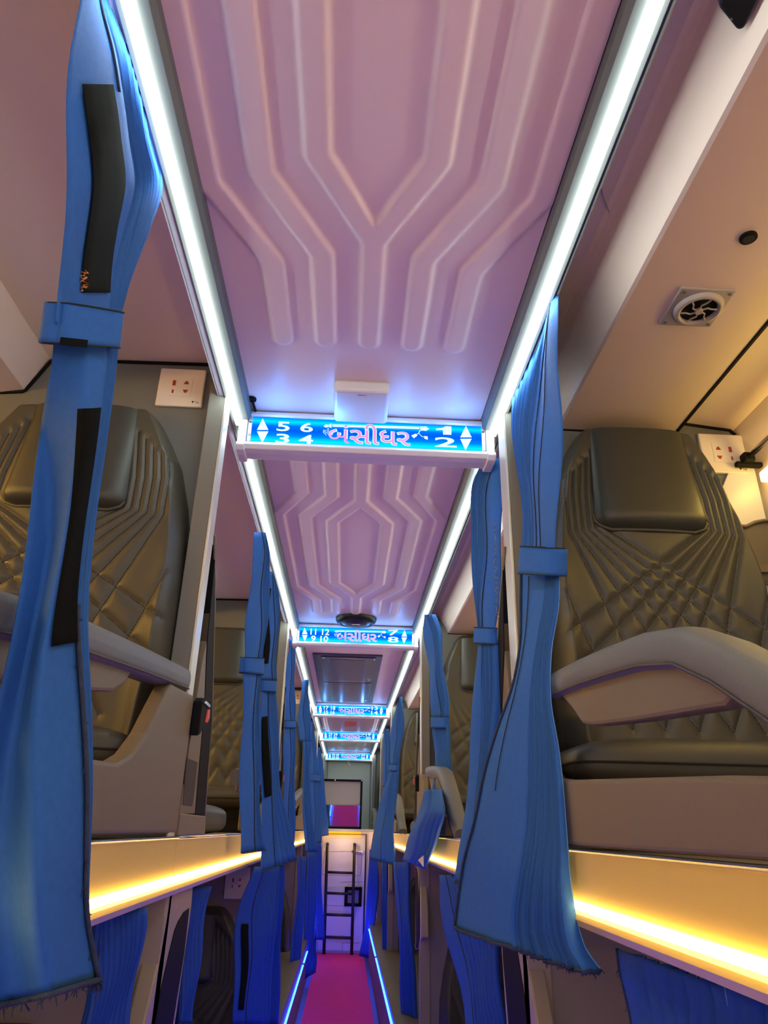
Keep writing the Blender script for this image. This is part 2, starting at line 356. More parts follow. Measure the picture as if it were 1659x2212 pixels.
# small things on the centre ceiling
b = MB(); b.box((-0.064, 1.316, 1.955), (0.062, 1.452, 1.986)); t = thing('router_box', 'square white plastic box on the ceiling above the nearest sign', 'box', (0, 1.38, 1.985))
b.build('casing', M['white'], t, bevel=0.008, seg=3)
b = MB(); b.tube([(-0.010, 1.330, 1.9545), (-0.004, 1.331, 1.9543), (0.004, 1.330, 1.9543), (0.010, 1.331, 1.9545)], 0.0008, 5); b.build('embossed_mark', M['vent'], t)
p = at(545, 861, Z=1.984)
t = thing('cable_grommet', 'black cable entry hook on the ceiling left of the white box', 'grommet', p)
b = MB(); b.cyl((p.x, p.y, 1.979), 0.010, 0.006, 'z', 20); b.build('cap', M['black'], t, bevel=0.001)
b = MB(); b.tube([(p.x, p.y, 1.982), (p.x + 0.002, p.y + 0.01, 1.975), (p.x + 0.003, p.y + 0.05, 1.978)], 0.0035, 8); b.build('cable', M['black'], t, smooth=True)
# oval speaker
t = thing('ceiling_speaker', 'oval black ceiling speaker just before the second sign', 'speaker', (0.014, 3.27, 1.985))
b = MB(); n = 40
rings = []
for rr, zz in ((1.0, 1.985), (0.98, 1.972), (0.90, 1.960), (0.80, 1.958), (0.76, 1.964), (0.60, 1.952), (0.0, 1.946)):
    rings.append([(0.014 + 0.098 * rr * math.cos(2 * math.pi * j / n), 3.27 + 0.090 * rr * math.sin(2 * math.pi * j / n), zz) for j in range(n + 1)])
b.grid(rings); b.build('dome', M['gloss'], t, smooth=True)
b = MB(); b.tube([(0.014 + 0.084 * math.cos(a / 20 * math.pi + math.pi), 3.27 + 0.077 * math.sin(a / 20 * math.pi + math.pi), 1.957) for a in range(2, 19)], 0.004, 8); b.build('rim_ring', M['gloss'], t, smooth=True)
MB().box((-0.006, 3.24, 1.9455), (0.034, 3.246, 1.948)).build('badge', M['white'], t)
# AC return grille
t = thing('air_return_grille', 'dark perforated air conditioning return panel on the ceiling between the second and third signs', 'grille', (-0.02, 4.85, 1.985))
b = MB(); b.box((-0.225, 4.02, 1.974), (0.178, 5.66, 1.986)); b.build('frame', mat('navy_grille_frame', (0.035, 0.032, 0.075), 0.35), t, bevel=0.003)
dk = mat('navy_grille_door', (0.025, 0.022, 0.06), 0.3)
for ya, yb in ((4.05, 4.80), (4.82, 5.62)):
    d = MB().box((-0.178, ya, 1.968), (0.140, yb, 1.975)).build('grille_door', dk, t, bevel=0.002)
    MB().box((-0.125, ya + 0.05, 1.9665), (0.080, yb - 0.06, 1.969)).build('perforated_sheet', M['grille'], d)
    MB().box((0.108, yb - 0.16, 1.962), (0.128, yb - 0.10, 1.969)).build('latch', M['chrome'], d, bevel=0.002)
    for xx in (-0.16, 0.13):
        b = MB(); b.cyl((xx, ya + 0.03, 1.9655), 0.006, 0.003, 'z', 10); b.build('screw', M['chrome'], d)
# roof hatch
t = thing('roof_hatch', 'shallow roof hatch with a red printed sticker between the third and fourth signs', 'hatch', (0.0, 6.6, 1.985))
b = MB(); b.box((-0.235, 5.95, 1.955), (0.262, 7.30, 1.986)); b.build('frame', M['white'], t, bevel=0.01)
MB().box((-0.20, 6.00, 1.945), (0.23, 7.25, 1.957)).build('panel', mat('mauve_hatch_plastic', (0.42, 0.32, 0.36), 0.45), t, bevel=0.006)
st = MB().box((-0.045, 6.50, 1.943), (0.075, 6.85, 1.9455)).build('sticker', mat('pink_sticker', (0.55, 0.22, 0.24), 0.5), t)
b = MB()
for k in range(3): b.box((-0.038, 6.55 + 0.09 * k, 1.9420), (0.068, 6.60 + 0.09 * k, 1.9432))
b.build('printed_lines', mat('red_print', (0.6, 0.06, 0.06), 0.5), st)
MB().box((-0.07, 5.96, 1.940), (0.10, 6.01, 1.957)).build('handle', M['white'], t, bevel=0.004)
# right-hand ceiling: fan vent, round vent, black bracket
def ceil_z(): return 1.943
t = thing('fan_vent', 'square grey air vent with a spoked round nozzle in the right ceiling duct', 'vent', (0.597, 0.978, 1.943))
zc = 1.943
b = MB(); b.box((0.547, 0.929, zc - 0.004), (0.647, 1.028, zc + 0.001)); b.build('plate', M['vent'], t, bevel=0.003)
b = MB(); n = 36; rings = []
for rr, zz in ((0.043, 0.004), (0.041, 0.010), (0.036, 0.013), (0.032, 0.011), (0.031, 0.002)):
    rings.append([(0.600 + rr * math.cos(2 * math.pi * j / n), 0.978 + rr * math.sin(2 * math.pi * j / n), zc - zz) for j in range(n + 1)])
b.grid(rings); b.build('nozzle_ring', M['vent'], t, smooth=True)
b = MB(); b.cyl((0.600, 0.978, zc - 0.0055), 0.031, 0.001, 'z', 30); b.build('dark_opening', M['black'], t)
sp_ = MB()
for k in range(6):
    a = k * math.pi / 3 + 0.3
    sp_.tube([(0.600 + r_ * math.cos(a + da), 0.978 + r_ * math.sin(a + da), zc - 0.010) for r_, da in ((0.006, 0), (0.015, 0.12), (0.022, 0.45), (0.031, 0.5))], 0.0016, 6)
sp_.build('spokes', M['vent'], t)
b = MB(); b.cyl((0.600, 0.978, zc - 0.013), 0.007, 0.006, 'z', 18); b.build('hub', M['vent'], t, bevel=0.001)
for xx in (0.556, 0.638):
    for yy in (0.938, 1.019):
        b = MB(); b.cyl((xx, yy, zc - 0.0055), 0.003, 0.002, 'z', 10); b.build('screw', M['beam'], t)
p = at(1616, 512, Z=zc)
t = thing('round_ceiling_plug', 'small round black fitting on the right ceiling duct', 'fitting', p)
b = MB(); b.cyl((p.x, p.y, zc - 0.004), 0.0135, 0.006, 'z', 28); b.build('rim', M['black'], t, bevel=0.001)
b = MB(); b.cyl((p.x, p.y, zc - 0.0052), 0.009, 0.002, 'z', 24); b.build('centre', M['gloss'], t)
b = MB(); b.prism([at(x, y, Z=1.965) for x, y in ((1553, 15), (1570, -60), (1670, -60), (1614, 52), (1606, 64), (1594, 66), (1590, 62))], (0, 0, 0.03))
t = thing('camera_mount', 'black angular bracket on the right ceiling at the top edge', 'bracket', at(1600, 20, Z=1.98))
b.build('plate', M['gloss'], t, bevel=0.003); p = at(1580, 42, Z=1.964)
b = MB(); b.cyl((p.x, p.y, p.z), 0.0015, 0.0015, 'z', 10); b.build('screw', M['chrome'], t)

# ------------------------------------------------------------------ berth platform, fascia, partitions
struct(MB().box((XL, Y0, 0.958), (-0.318, YE, 1.046)).build('floor_left_berth', M['shell']))
struct(MB().box((0.338, Y0, 0.958), (XR, YE, 1.046)).build('floor_right_berth', M['shell']))
for side, s_ in (('left', -1), ('right', 1)):
    xa = -0.302 if s_ < 0 else 0.322
    ys = [Y0] + PY
    for k in range(5):
        a, b_ = ys[k] + (0.0 if k == 0 else 0.001), ys[k + 1] - 0.001
        t = thing('berth_fascia', 'champagne edge panel under the %s upper berth, %s' % (side, 'the near end' if k == 0 else 'between the %s and %s partitions' % (ORD[k - 1], ORD[k])), 'panel', (xa, (a + b_) / 2, 1.0), 'berth edge panels')
        pf = [(0, 0.992), (0, 1.046), (-0.003 , 1.050), (0.018, 1.050), (0.018, 0.956), (0.004, 0.956), (-0.006, 0.958), (-0.009, 0.966), (-0.006, 0.972), (-0.001, 0.976)]
        bb = MB(); bb.prism([(xa + s_ * px_, a, z) for px_, z in pf], (0, b_ - a, 0)); bb.build('panel', M['fascia'], t)
        bb = MB(); bb.tube([(xa - s_ * 0.001, a, 1.049), (xa - s_ * 0.001, b_, 1.049)], 0.0028, 8); bb.build('top_trim', M['chrome'], t, smooth=True)
        o = MB().box((xa - s_ * 0.0085, a, 0.9768), (xa - s_ * 0.0002, b_, 0.9875)).build('warm_led_strip', M['warm'], bevel=0.003)
        tag(o, 'warm glowing light strip under the %s upper berth, %s' % (side, 'the near end' if k == 0 else 'between the %s and %s partitions' % (ORD[k - 1], ORD[k])), 'light strip', 'warm berth light strips')
# partitions (upper and lower), black piping along their tops, pale posts on their aisle edges
for k, y in enumerate(PY):
    bk = (k == 4)
    pl = [(-0.345, 2.083), (-0.743, 2.076), (-0.783, 1.987), (-0.835, 1.978), (XL, 1.972), (XL, 1.046), (-0.345, 1.046)]
    struct(MB().prism([(x, y, z) for x, z in pl], (0, 0.03, 0)).build('wall_left_partition', M['board']))
    pr_ = [(0.352, 2.034), (0.40, 2.034), (0.440, 1.995), (0.462, 1.946), (0.742, 1.944), (0.766, 1.976), (0.894, 1.962), (0.912, 1.92), (XR, 1.60), (XR, 1.046), (0.352, 1.046)]
    struct(MB().prism([(x, y, z) for x, z in pr_], (0, 0.03, 0)).build('wall_right_partition', M['board']))
    b = MB(); b.tube([(x, y - 0.002, z - 0.002) for x, z in [(-0.345, 2.083), (-0.738, 2.076), (-0.743, 2.07), (-0.782, 1.988), (-0.788, 1.983), (-0.835, 1.978), (XL, 1.972)]], 0.0042, 8); struct(b.build('trim_7', M['black']))
    b = MB(); b.tube([(x, y - 0.002, z - 0.001) for x, z in [(0.462, 1.946), (0.732, 1.944), (0.742, 1.946), (0.766, 1.972), (0.772, 1.976), (0.885, 1.963), (0.897, 1.95)]], 0.0042, 8); struct(b.build('trim_8', M['black']))
    for x0, x1, s_, side in ((-0.345, -0.309, -1, 'left'), (0.331, 0.366, 1, 'right')):
        t = thing('partition_post', 'pale vertical post on the aisle edge of the %s upper partition below the %s' % (side, SIGN[k]), 'post', ((x0 + x1) / 2, y, 1.05), 'upper partition posts')
        ya, yb = (y - 0.060, y - 0.014) if s_ < 0 else (y - 0.048, y + 0.012)
        MB().box((x0, ya, 1.05), (x1, yb + 0.014, 1.99)).build('post', M['board'], t, bevel=0.002)
        xe = x1 if s_ < 0 else x0
        MB().box((xe, ya - 0.002, 1.05), (xe - s_ * 0.005, yb, 1.985)).build('edge_strip', M['alu'], t, bevel=0.0015)
    if bk: continue
    struct(MB().box((XL, y, 0.0), (-0.345, y + 0.03, 0.958)).build('wall_left_lower_partition', M['lowboard']))
    struct(MB().box((0.352, y, 0.0), (XR, y + 0.03, 0.958)).build('wall_right_lower_partition', M['lowboard']))
    for x0, x1, s_, side in ((-0.345, -0.305, -1, 'left'), (0.325, 0.366, 1, 'right')):
        o = MB().box((x0, y - 0.004, 0.0), (x1, y + 0.034, 0.957)).build('lower_post', mat('beige_post', (0.33, 0.27, 0.22), 0.45), bevel=0.002)
        tag(o, 'beige post on the aisle edge of the %s lower partition below the %s' % (side, SIGN[k]), 'post', 'lower partition posts')
# lower berth bases
for side, xa, xb in (('left', XL, -0.252), ('right', 0.252, XR)):
    struct(MB().box((xa, Y0, 0.0), (xb, 7.72, 0.30)).build('floor_%s_lower_berth' % side, M['shell']))
for side, xx, s_ in (('left', -0.243, 1), ('right', 0.243, -1)):
    for k in range(4):
        a = [0.2, 1.5, 3.45, 5.75][k]; b_ = [1.4, 3.3, 5.65, 7.65][k]
        o = MB().box((xx - s_ * 0.0085, a, 0.262 if s_ < 0 else 0.215), (xx, b_, 0.267 if s_ < 0 else 0.220)).build('blue_led_strip', M['blue'])
        tag(o, 'thin blue light strip low on the %s, %s' % (side, 'the near end' if k == 0 else 'between the %s and %s partitions' % (ORD[k - 1], ORD[k])), 'light strip', 'blue floor light strips')

# ------------------------------------------------------------------ seats
def rounded_slab(mb, x0, x1, y0, y1, z0, z1, r, k=0, puff=0.0, n=14):
    """soft cushion: superellipse box"""
    cx_, cy_, cz_ = (x0 + x1) / 2, (y0 + y1) / 2, (z0 + z1) / 2; hx, hy, hz = (x1 - x0) / 2, (y1 - y0) / 2, (z1 - z0) / 2
    U, V = 36, 18; rows = []
    def sg(c, p): return math.copysign(abs(c) ** p, c)
    for j in range(V + 1):
        ph = -math.pi / 2 + math.pi * j / V; row = []
        for i in range(U + 1):
            th = 2 * math.pi * i / U
            c = sg(math.cos(ph), r[1])
            row.append((cx_ + hx * c * sg(math.cos(th), r[0]), cy_ + hy * c * sg(math.sin(th), r[0]), cz_ + hz * sg(math.sin(ph), r[1] * 1.3)))
        rows.append(row)
    mb.grid(rows, k); return mb
def half_w(v):
    zs = [1.10, 1.20, 1.35, 1.50, 1.60, 1.70, 1.79, 1.85, 1.90, 1.925, 1.935]
    ws = [0.225, 0.255, 0.266, 0.266, 0.262, 0.243, 0.218, 0.188, 0.158, 0.135, 0.10]
    return float(np.interp(v, zs, ws))
def stitch_lines():
    L = []
    for k in range(6):
        xb = 0.128 + 0.0172 * k; zb = 1.664 - 0.003 * k
        top = (xb - 0.020 + 0.002 * k, 1.87 - 0.018 * k)
        end = [(-0.250, 1.425), (-0.250, 1.345), (-0.175, 1.325), (-0.095, 1.325), (-0.010, 1.325), (0.080, 1.325)][k]
        L.append([top, (xb - 0.002, 1.74), (xb, zb), end])
    L += [[(0.242, 1.52), (0.165, 1.325)]]
    zz = [[(-0.175, 1.305), (-0.125, 1.245), (-0.097, 1.305), (-0.056, 1.245), (-0.024, 1.305), (0.020, 1.245), (0.052, 1.305), (0.095, 1.245), (0.130, 1.305), (0.165, 1.245)]]
    return [[(sg * x, z) for x, z in l] for l in L for sg in (1, -1)] + zz
SL = stitch_lines()
def backrest_mesh(step, stitches):
    zs = np.arange(1.10, 1.9351, step); us = np.linspace(-1, 1, max(9, int(0.52 / step)))
    P = np.zeros((len(zs), len(us), 3))
    hw = np.array([half_w(z) for z in zs])
    X_ = us[None, :] * hw[:, None]; Z_ = np.repeat(zs[:, None], len(us), 1)
    D = np.full(X_.shape, 9.0)
    for l in SL:
        for (ax, az), (bx, bz) in zip(l[:-1], l[1:]):
            dx, dz = bx - ax, bz - az; L2 = dx * dx + dz * dz
            t = np.clip(((X_ - ax) * dx + (Z_ - az) * dz) / L2, 0, 1)
            D = np.minimum(D, np.hypot(X_ - ax - t * dx, Z_ - az - t * dz))
    puff = 0.0085 * (1 - np.exp(-D / 0.0075))
    edge = np.clip((1 - np.abs(us[None, :])) / 0.10, 0, 1) ** 0.5 * np.clip((1.935 - Z_) / 0.03, 0, 1) ** 0.5
    bolster = 0.020 * np.exp(-((np.abs(us[None, :]) - 0.93) / 0.10) ** 2) * np.clip((1.62 - Z_) / 0.2, 0, 1)
    th = 0.052 * edge + puff * edge + bolster * edge
    base = 0.062 - (Z_ - 1.10) / 0.83 * 0.058          # lower end stands further forward
    Yy = -(base + th) * 1.0
    P[:, :, 0] = X_; P[:, :, 1] = Yy; P[:, :, 2] = Z_
    b = MB(); b.grid(P, 0)
    # sides back to the partition
    K_ = len(us)
    ring = [(0, j) for j in range(K_)] + [(i, K_ - 1) for i in range(1, len(zs))] + [(len(zs) - 1, j) for j in range(K_ - 2, -1, -1)] + [(i, 0) for i in range(len(zs) - 2, 0, -1)]
    a = [tuple(P[i, j]) for i, j in ring]; c = [(p[0], 0.0, p[2]) for p in a]; n = len(a)
    b.add(a + c, [(i, n + i, n + (i + 1) % n, (i + 1) % n) for i in range(n)], 0)
    if stitches:
        def surf(x, z):
            i = int(round((z - 1.10) / step)); i = max(0, min(len(zs) - 1, i)); j = int(round((x / hw[i] + 1) / 2 * (K_ - 1))); j = max(0, min(K_ - 1, j))
            return P[i, j, 1]
        for l in SL:
            for (ax, az), (bx, bz) in zip(l[:-1], l[1:]):
                L_ = math.hypot(bx - ax, bz - az); n_ = int(L_ / 0.0058)
                for q in range(n_):
                    t0, t1 = (q + 0.15) / n_, (q + 0.75) / n_
                    p0 = (ax + (bx - ax) * t0, az + (bz - az) * t0); p1 = (ax + (bx - ax) * t1, az + (bz - az) * t1)
                    if abs(p0[0]) > half_w(p0[1]) - 0.006: continue
                    b.tube([(p0[0], surf(*p0) - 0.0006, p0[1]), (p1[0], surf(*p1) - 0.0006, p1[1])], 0.0007, 4, 1)
    return b
def make_seat(near):
    t = thing('bunk_chair', 'x', 'chair', (0, 0, 1.05), 'quilted upper berth chairs')
    backrest_mesh(0.0032 if near else 0.008, near).build('backrest', [M['leather'], M['thread']], t, smooth=True)
    # headrest pillow: flap hanging over the top with piping
    n, mrow = 30, 26; P = []
    for i in range(mrow + 1):
        v_ = i / mrow; z = 1.655 + v_ * (1.905 - 1.655); row = []
        hw_ = 0.124 - 0.012 * v_
        c_ = 0.035
        hw_ -= c_ * (1 - math.sqrt(max(0, 1 - max(0, 1 - (z - 1.655) / c_) ** 2)))
        for j in range(n + 1):
            u = -1 + 2 * j / n
            e_ = (1 - abs(u) ** 6) ** 0.5 * min(1, (v_ / 0.10)) ** 0.5
            row.append((u * hw_, -(0.062 + 0.030 * e_ + 0.006 * math.cos(u * 1.5) + 0.016 * (1 - v_) ** 2 - 0.012 * v_), z))
        P.append(row)
    b = MB(); b.grid(P)
    back = [(x, -0.055, z) for x, _, z in [P[-1][j] for j in range(n + 1)]]
    b.grid([[(p[0], p[1], p[2]) for p in P[-1]], [(p[0], p[1] + 0.03, p[2] + 0.012) for p in P[-1]], [(p[0], -0.005, p[2] + 0.008) for p in P[-1]]])
    pw = b.build('headrest_pillow', M['pillow'], t, smooth=True)
    edge = [P[i][0] for i in range(mrow, -1, -1)] + P[0][1:-1] + [P[i][-1] for i in range(mrow + 1)]
    b = MB(); b.tube([(x, y - 0.002, z) for x, y, z in edge], 0.0040, 8); b.build('piping', M['leather'], pw, smooth=True)
    e2 = [(x * 0.93, y - 0.012, z + 0.010 * (1 - min(1, (z - 1.655) / 0.2))) for x, y, z in edge]
    return t
def seat_rest(t, s_, xi, xo, yp, near):
    """cushion, side panel, armrest: s_ -1 left berths, +1 right berths; xi the aisle face, yp the partition"""
    c0, c1 = (min(xi + s_ * 0.033, xo), max(xi + s_ * 0.033, xo))
    b = MB(); rounded_slab(b, c0, c1, yp - 0.300, yp - 0.085, 1.132, 1.216, (0.30, 0.55)); cu = b.build('cushion', M['leather'], t, smooth=True)
    b = MB(); e_ = []
    for i in range(60):
        th = 2 * math.pi * i / 60
        sg = lambda c, p: math.copysign(abs(c) ** p, c)
        e_.append(((c0 + c1) / 2 + (c1 - c0) / 2 * 1.004 * sg(math.cos(th), 0.30), yp - 0.1925 + 0.109 * sg(math.sin(th), 0.30), 1.172))
    e_.append(e_[0]); b.tube(e_, 0.0022, 6); b.build('seam_piping', M['thread'], cu)
    x0 = xi + s_ * 0.002; x1 = xi + s_ * 0.030
    if s_ < 0:
        side = [(-0.95, 1.056), (-0.95, 1.135), (-0.50, 1.140), (-0.42, 1.143), (-0.36, 1.160), (-0.30, 1.196), (-0.25, 1.243), (-0.20, 1.288), (-0.02, 1.300), (-0.008, 1.29), (-0.008, 1.056)]
    else:
        side = [(-0.88, 1.054), (-0.88, 1.112), (-0.80, 1.118), (-0.33, 1.142), (-0.25, 1.150), (-0.20, 1.175), (-0.17, 1.230), (-0.14, 1.285), (-0.02, 1.300), (-0.008, 1.29), (-0.008, 1.054)]
    b = MB(); b.prism([(x0, yp + y, z) for y, z in side], (x1 - x0, 0, 0)); b.build('side_panel', M['shell'], t, bevel=0.006, seg=3)
    # armrest
    xm = xi + s_ * 0.028
    if s_ < 0:
        pts = [(-1.05, 1.205), (-0.85, 1.228), (-0.63, 1.262), (-0.35, 1.292), (-0.06, 1.320)]
        pr0 = [(xi + s_ * q, y, z) for q, y, z in ()]
    else:
        pts = [(-1.10, 1.055), (-0.99, 1.100), (-0.93, 1.135), (-0.87, 1.172), (-0.80, 1.212), (-0.73, 1.243), (-0.64, 1.260), (-0.54, 1.270), (-0.42, 1.280), (-0.28, 1.288)]
    path = []
    for (ya, za), (yb, zb) in zip(pts[:-1], pts[1:]):
        for q in range(4): path.append((ya + (yb - ya) * q / 4, za + (zb - za) * q / 4))
    path.append(pts[-1]); P_ = [(xm, yp + y, z) for y, z in path]
    rr = [0.0235] * len(P_); rr[0] = 0.019; rr[-1] = 0.021
    sec = []; nn = 20
    rows = []
    for i, p in enumerate(P_):
        p = Vector(p); tt = (Vector(P_[min(i + 1, len(P_) - 1)]) - Vector(P_[max(i - 1, 0)])).normalized(); up = Vector((1, 0, 0)).cross(tt)
        if up.z < 0: up = -up
        row = []
        for j in range(nn + 1):
            a = 2 * math.pi * j / nn; sg = lambda c, q: math.copysign(abs(c) ** q, c)
            row.append(p + Vector((1, 0, 0)) * 0.026 * sg(math.cos(a), 0.6) + up * 0.0225 * sg(math.sin(a), 0.7))
        rows.append(row)
    b = MB(); b.grid(rows); b.add(rows[0][:-1], [tuple(range(nn))]); b.add(rows[-1][:-1], [tuple(range(nn - 1, -1, -1))])
    ar = b.build('armrest', M['arm'], t, smooth=True)
    # the web under the arm
    if s_ > 0:
        web = [(-0.30, 1.272), (-0.36, 1.240), (-0.40, 1.213), (-0.44, 1.205), (-0.60, 1.190), (-0.80, 1.175), (-0.83, 1.185), (-0.73, 1.230), (-0.64, 1.245), (-0.50, 1.260)]
    else:
        web = [(-0.38, 1.275), (-0.42, 1.245), (-0.46, 1.228), (-0.58, 1.208), (-0.75, 1.186), (-1.00, 1.165), (-1.00, 1.200), (-0.63, 1.250)]
    b = MB(); b.prism([(xm - s_ * 0.016, yp + y, z) for y, z in web], (s_ * 0.030, 0, 0)); b.build('arm_web', M['shell'], ar, bevel=0.005, seg=2)
    b = MB(); b.tube([(xm - s_ * 0.0245, yp + y, z - 0.016) for y, z in path[2:]], 0.0018, 6); b.build('groove_line', mat('brown_groove', (0.05, 0.03, 0.03), 0.5), ar)
proto_near = {}; 
def place_seat(k, side, near, label, xc, scale=1.0, lower=False, full=True):
    s_ = -1 if side == 'left' else 1
    global seat_near, seat_far
    src = seat_near if near else seat_far
    t = copy_tree(src); t.location = (xc, PY[k], 1.05); t['label'] = label
    for ch in t.children: ch.matrix_parent_inverse = Matrix.Translation((0, 0, -1.05))
    t.scale = (scale, 1, 1)
    return t
seat_near = make_seat(True); seat_far = make_seat(False)
# fix children of the prototypes: their geometry is written around (0,0,z)
def seat_at(src, xc, y, scale, label, lower=False):
    t = copy_tree(src); t['label'] = label
    if lower: t['group'] = 'lower berth chairs'
    t.location = (xc, y, -0.06 if lower else 1.05); t.scale = (scale, 1, 0.94 if lower else 1)
    return t
for k in range(5):
    y = PY[k]; nr = (k == 0)
    for side, xc, s_, sc_ in (('left', -0.612, -1, 1.0), ('right', 0.628, 1, 0.86)):
        t = seat_at(seat_near if nr else seat_far, xc, y, sc_, 'olive quilted leather chair of the upper %s berth below the %s' % (side, SIGN[k]))
        for ch in t.children:
            if ch.name.startswith('headrest_pillow'): ch.scale = (1.04 if s_ < 0 else 1.17, 1, 1); ch.location = (0.008 if s_ < 0 else -0.004, 0, 0)
        # rest parts are built in place and parented keeping their world place
        tt = thing('tmp', 'x', 'x', (0, 0, 0))
        seat_rest(tt, s_, -0.300 if s_ < 0 else 0.318, -0.872 if s_ < 0 else 0.86, y, nr)
        for ch in list(tt.children):
            ch.parent = t; ch.matrix_parent_inverse = Matrix.LocRotScale(t.location, None, t.scale).inverted()
        bpy.data.objects.remove(tt)
    if k < 2:
        seat_at(seat_near if nr else seat_far, -1.135, y, 0.95, 'olive quilted chair on the window side of the upper left berth below the %s' % SIGN[k])
    if k in (1, 2, 3):
        for side, xc, sc_ in (('left', -0.612, 1.0), ('right', 0.628, 0.86)):
            seat_at(seat_far, xc, y, sc_, 'dark quilted chair of the lower %s berth below the %s' % (side, SIGN[k]), True)
seat_at(seat_far, -0.612, PY[0], 1.0, 'dark quilted chair of the lower left berth below the %s' % SIGN[0], True)
for pr0_ in (seat_near, seat_far):
    def kill(o):
        for ch in list(o.children): kill(ch)
        bpy.data.objects.remove(o)
    kill(pr0_)

# ------------------------------------------------------------------ sockets
def outlet(label, x, y, z, w_=0.107, h=0.104, flip=False):
    t = thing('socket_plate', label, 'socket', (x, y, z), 'white socket plates')
    MB().box((x - w_ / 2, y - 0.010, z - h / 2), (x + w_ / 2, y, z + h / 2)).build('plate', M['outlet'], t, bevel=0.003)
    MB().box((x - w_ * 0.24, y - 0.0108, z - h * 0.24), (x + w_ * 0.24, y - 0.0098, z + h * 0.24)).build('insert', M['outlet'], t)
    s = -1 if flip else 1
    b = MB(); b.box((x - s * 0.020, y - 0.0116, z + 0.003), (x - s * 0.013, y - 0.0106, z + 0.017)); b.box((x - s * 0.019, y - 0.0116, z - 0.018), (x - s * 0.015, y - 0.0106, z - 0.009)); b.build('usb_ports', M['redin'], t)
    b = MB()
    for dz in (0.011, -0.011):
        q = 1 if dz > 0 else -1
        b.prism([(x + s * 0.012 - 0.006, y - 0.0106, z + dz - q * 0.003), (x + s * 0.012 + 0.006, y - 0.0106, z + dz - q * 0.003), (x + s * 0.012 + 0.002, y - 0.0106, z + dz + q * 0.005), (x + s * 0.012 - 0.002, y - 0.0106, z + dz + q * 0.005)], (0, -0.001, 0))
    b.build('plug_holes', M['redin'], t)
    b = MB(); text_mesh('▼ Tab', x + w_ * 0.28, x + w_ * 0.44, z - h * 0.42, z - h * 0.36, y - 0.0104, 0, b) 
    if b.v: b.build('maker_mark', M['black'], t)
outlet('white socket plate on the upper left partition below the nearest sign', -0.426, 1.42, 2.008)
outlet('white socket plate beside the rail on the upper right partition below the nearest sign', 0.855, 1.42, 1.893, flip=True)
outlet('white socket plate on the upper left partition below the second sign', -0.426, 3.34, 2.008)
outlet('white socket plate on the upper left partition below the third sign', -0.426, 5.70, 2.008)
outlet('white socket plate on the lower left partition beyond the black-mouthed shell', -0.440, 3.34, 0.855, 0.10, 0.12)

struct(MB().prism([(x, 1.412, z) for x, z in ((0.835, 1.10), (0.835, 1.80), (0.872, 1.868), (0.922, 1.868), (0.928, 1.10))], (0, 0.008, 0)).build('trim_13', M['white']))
# right-hand window side of the nearest berth: rod, lamp, pocket
t = thing('window_rod', 'chrome curtain rod with a black end bracket by the right window', 'rod', (0.885, 1.40, 1.865))
b = MB(); b.tube([(0.893, 0.2, 1.868), (0.893, 1.395, 1.868)], 0.007, 10); b.build('rod', M['chrome'], t, smooth=True)
b = MB(); b.box((0.880, 1.372, 1.856), (0.905, 1.395, 1.878)); b.box((0.868, 1.388, 1.850), (0.93, 1.402, 1.862)); b.build('bracket', M['black'], t, bevel=0.003)
for k in range(4):
    y0_, y1_ = (0.1 if k == 0 else PY[k - 1] + 0.05), PY[k] - 0.045
    for side, x0, x1, z in (('right', 0.905, 0.93, 1.80), ('left', XL, XL + 0.02, 1.86)):
        o = MB().box((x0, y0_, z), (x1, y1_, z + 0.025)).build('window_led_strip', M['bulb'] if side == 'right' else M['bulb2'], bevel=0.004)
        tag(o, 'warm light strip along the %s window before the %s partition' % (side, ORD[k]), 'light strip', 'warm window light strips')
t = thing('side_pocket', 'smoked plastic storage pocket on the right wall beside the quilted seat', 'pocket', (0.90, 1.40, 1.60))
b = MB(); b.prism([at(x, y, Y=1.385) for x, y in ((1596, 1136), (1612, 1137), (1630, 1128), (1650, 1124), (1690, 1124), (1690, 1256), (1600, 1256))], (0, 0.03, 0)); b.build('pocket_body', M['magnet'], t, bevel=0.003)
b = MB(); b.tube([at(x, y, Y=1.380) for x, y in ((1596, 1136), (1612, 1137), (1630, 1128), (1650, 1124), (1690, 1124))], 0.004, 8); b.build('top_lip', M['shell'], t, smooth=True)
b = MB(); b.prism([at(x, y, Y=1.383) for x, y in ((1620, 1222), (1690, 1222), (1690, 1238), (1620, 1238))], (0, -0.008, 0)); b.build('lower_lip', M['shell'], t)

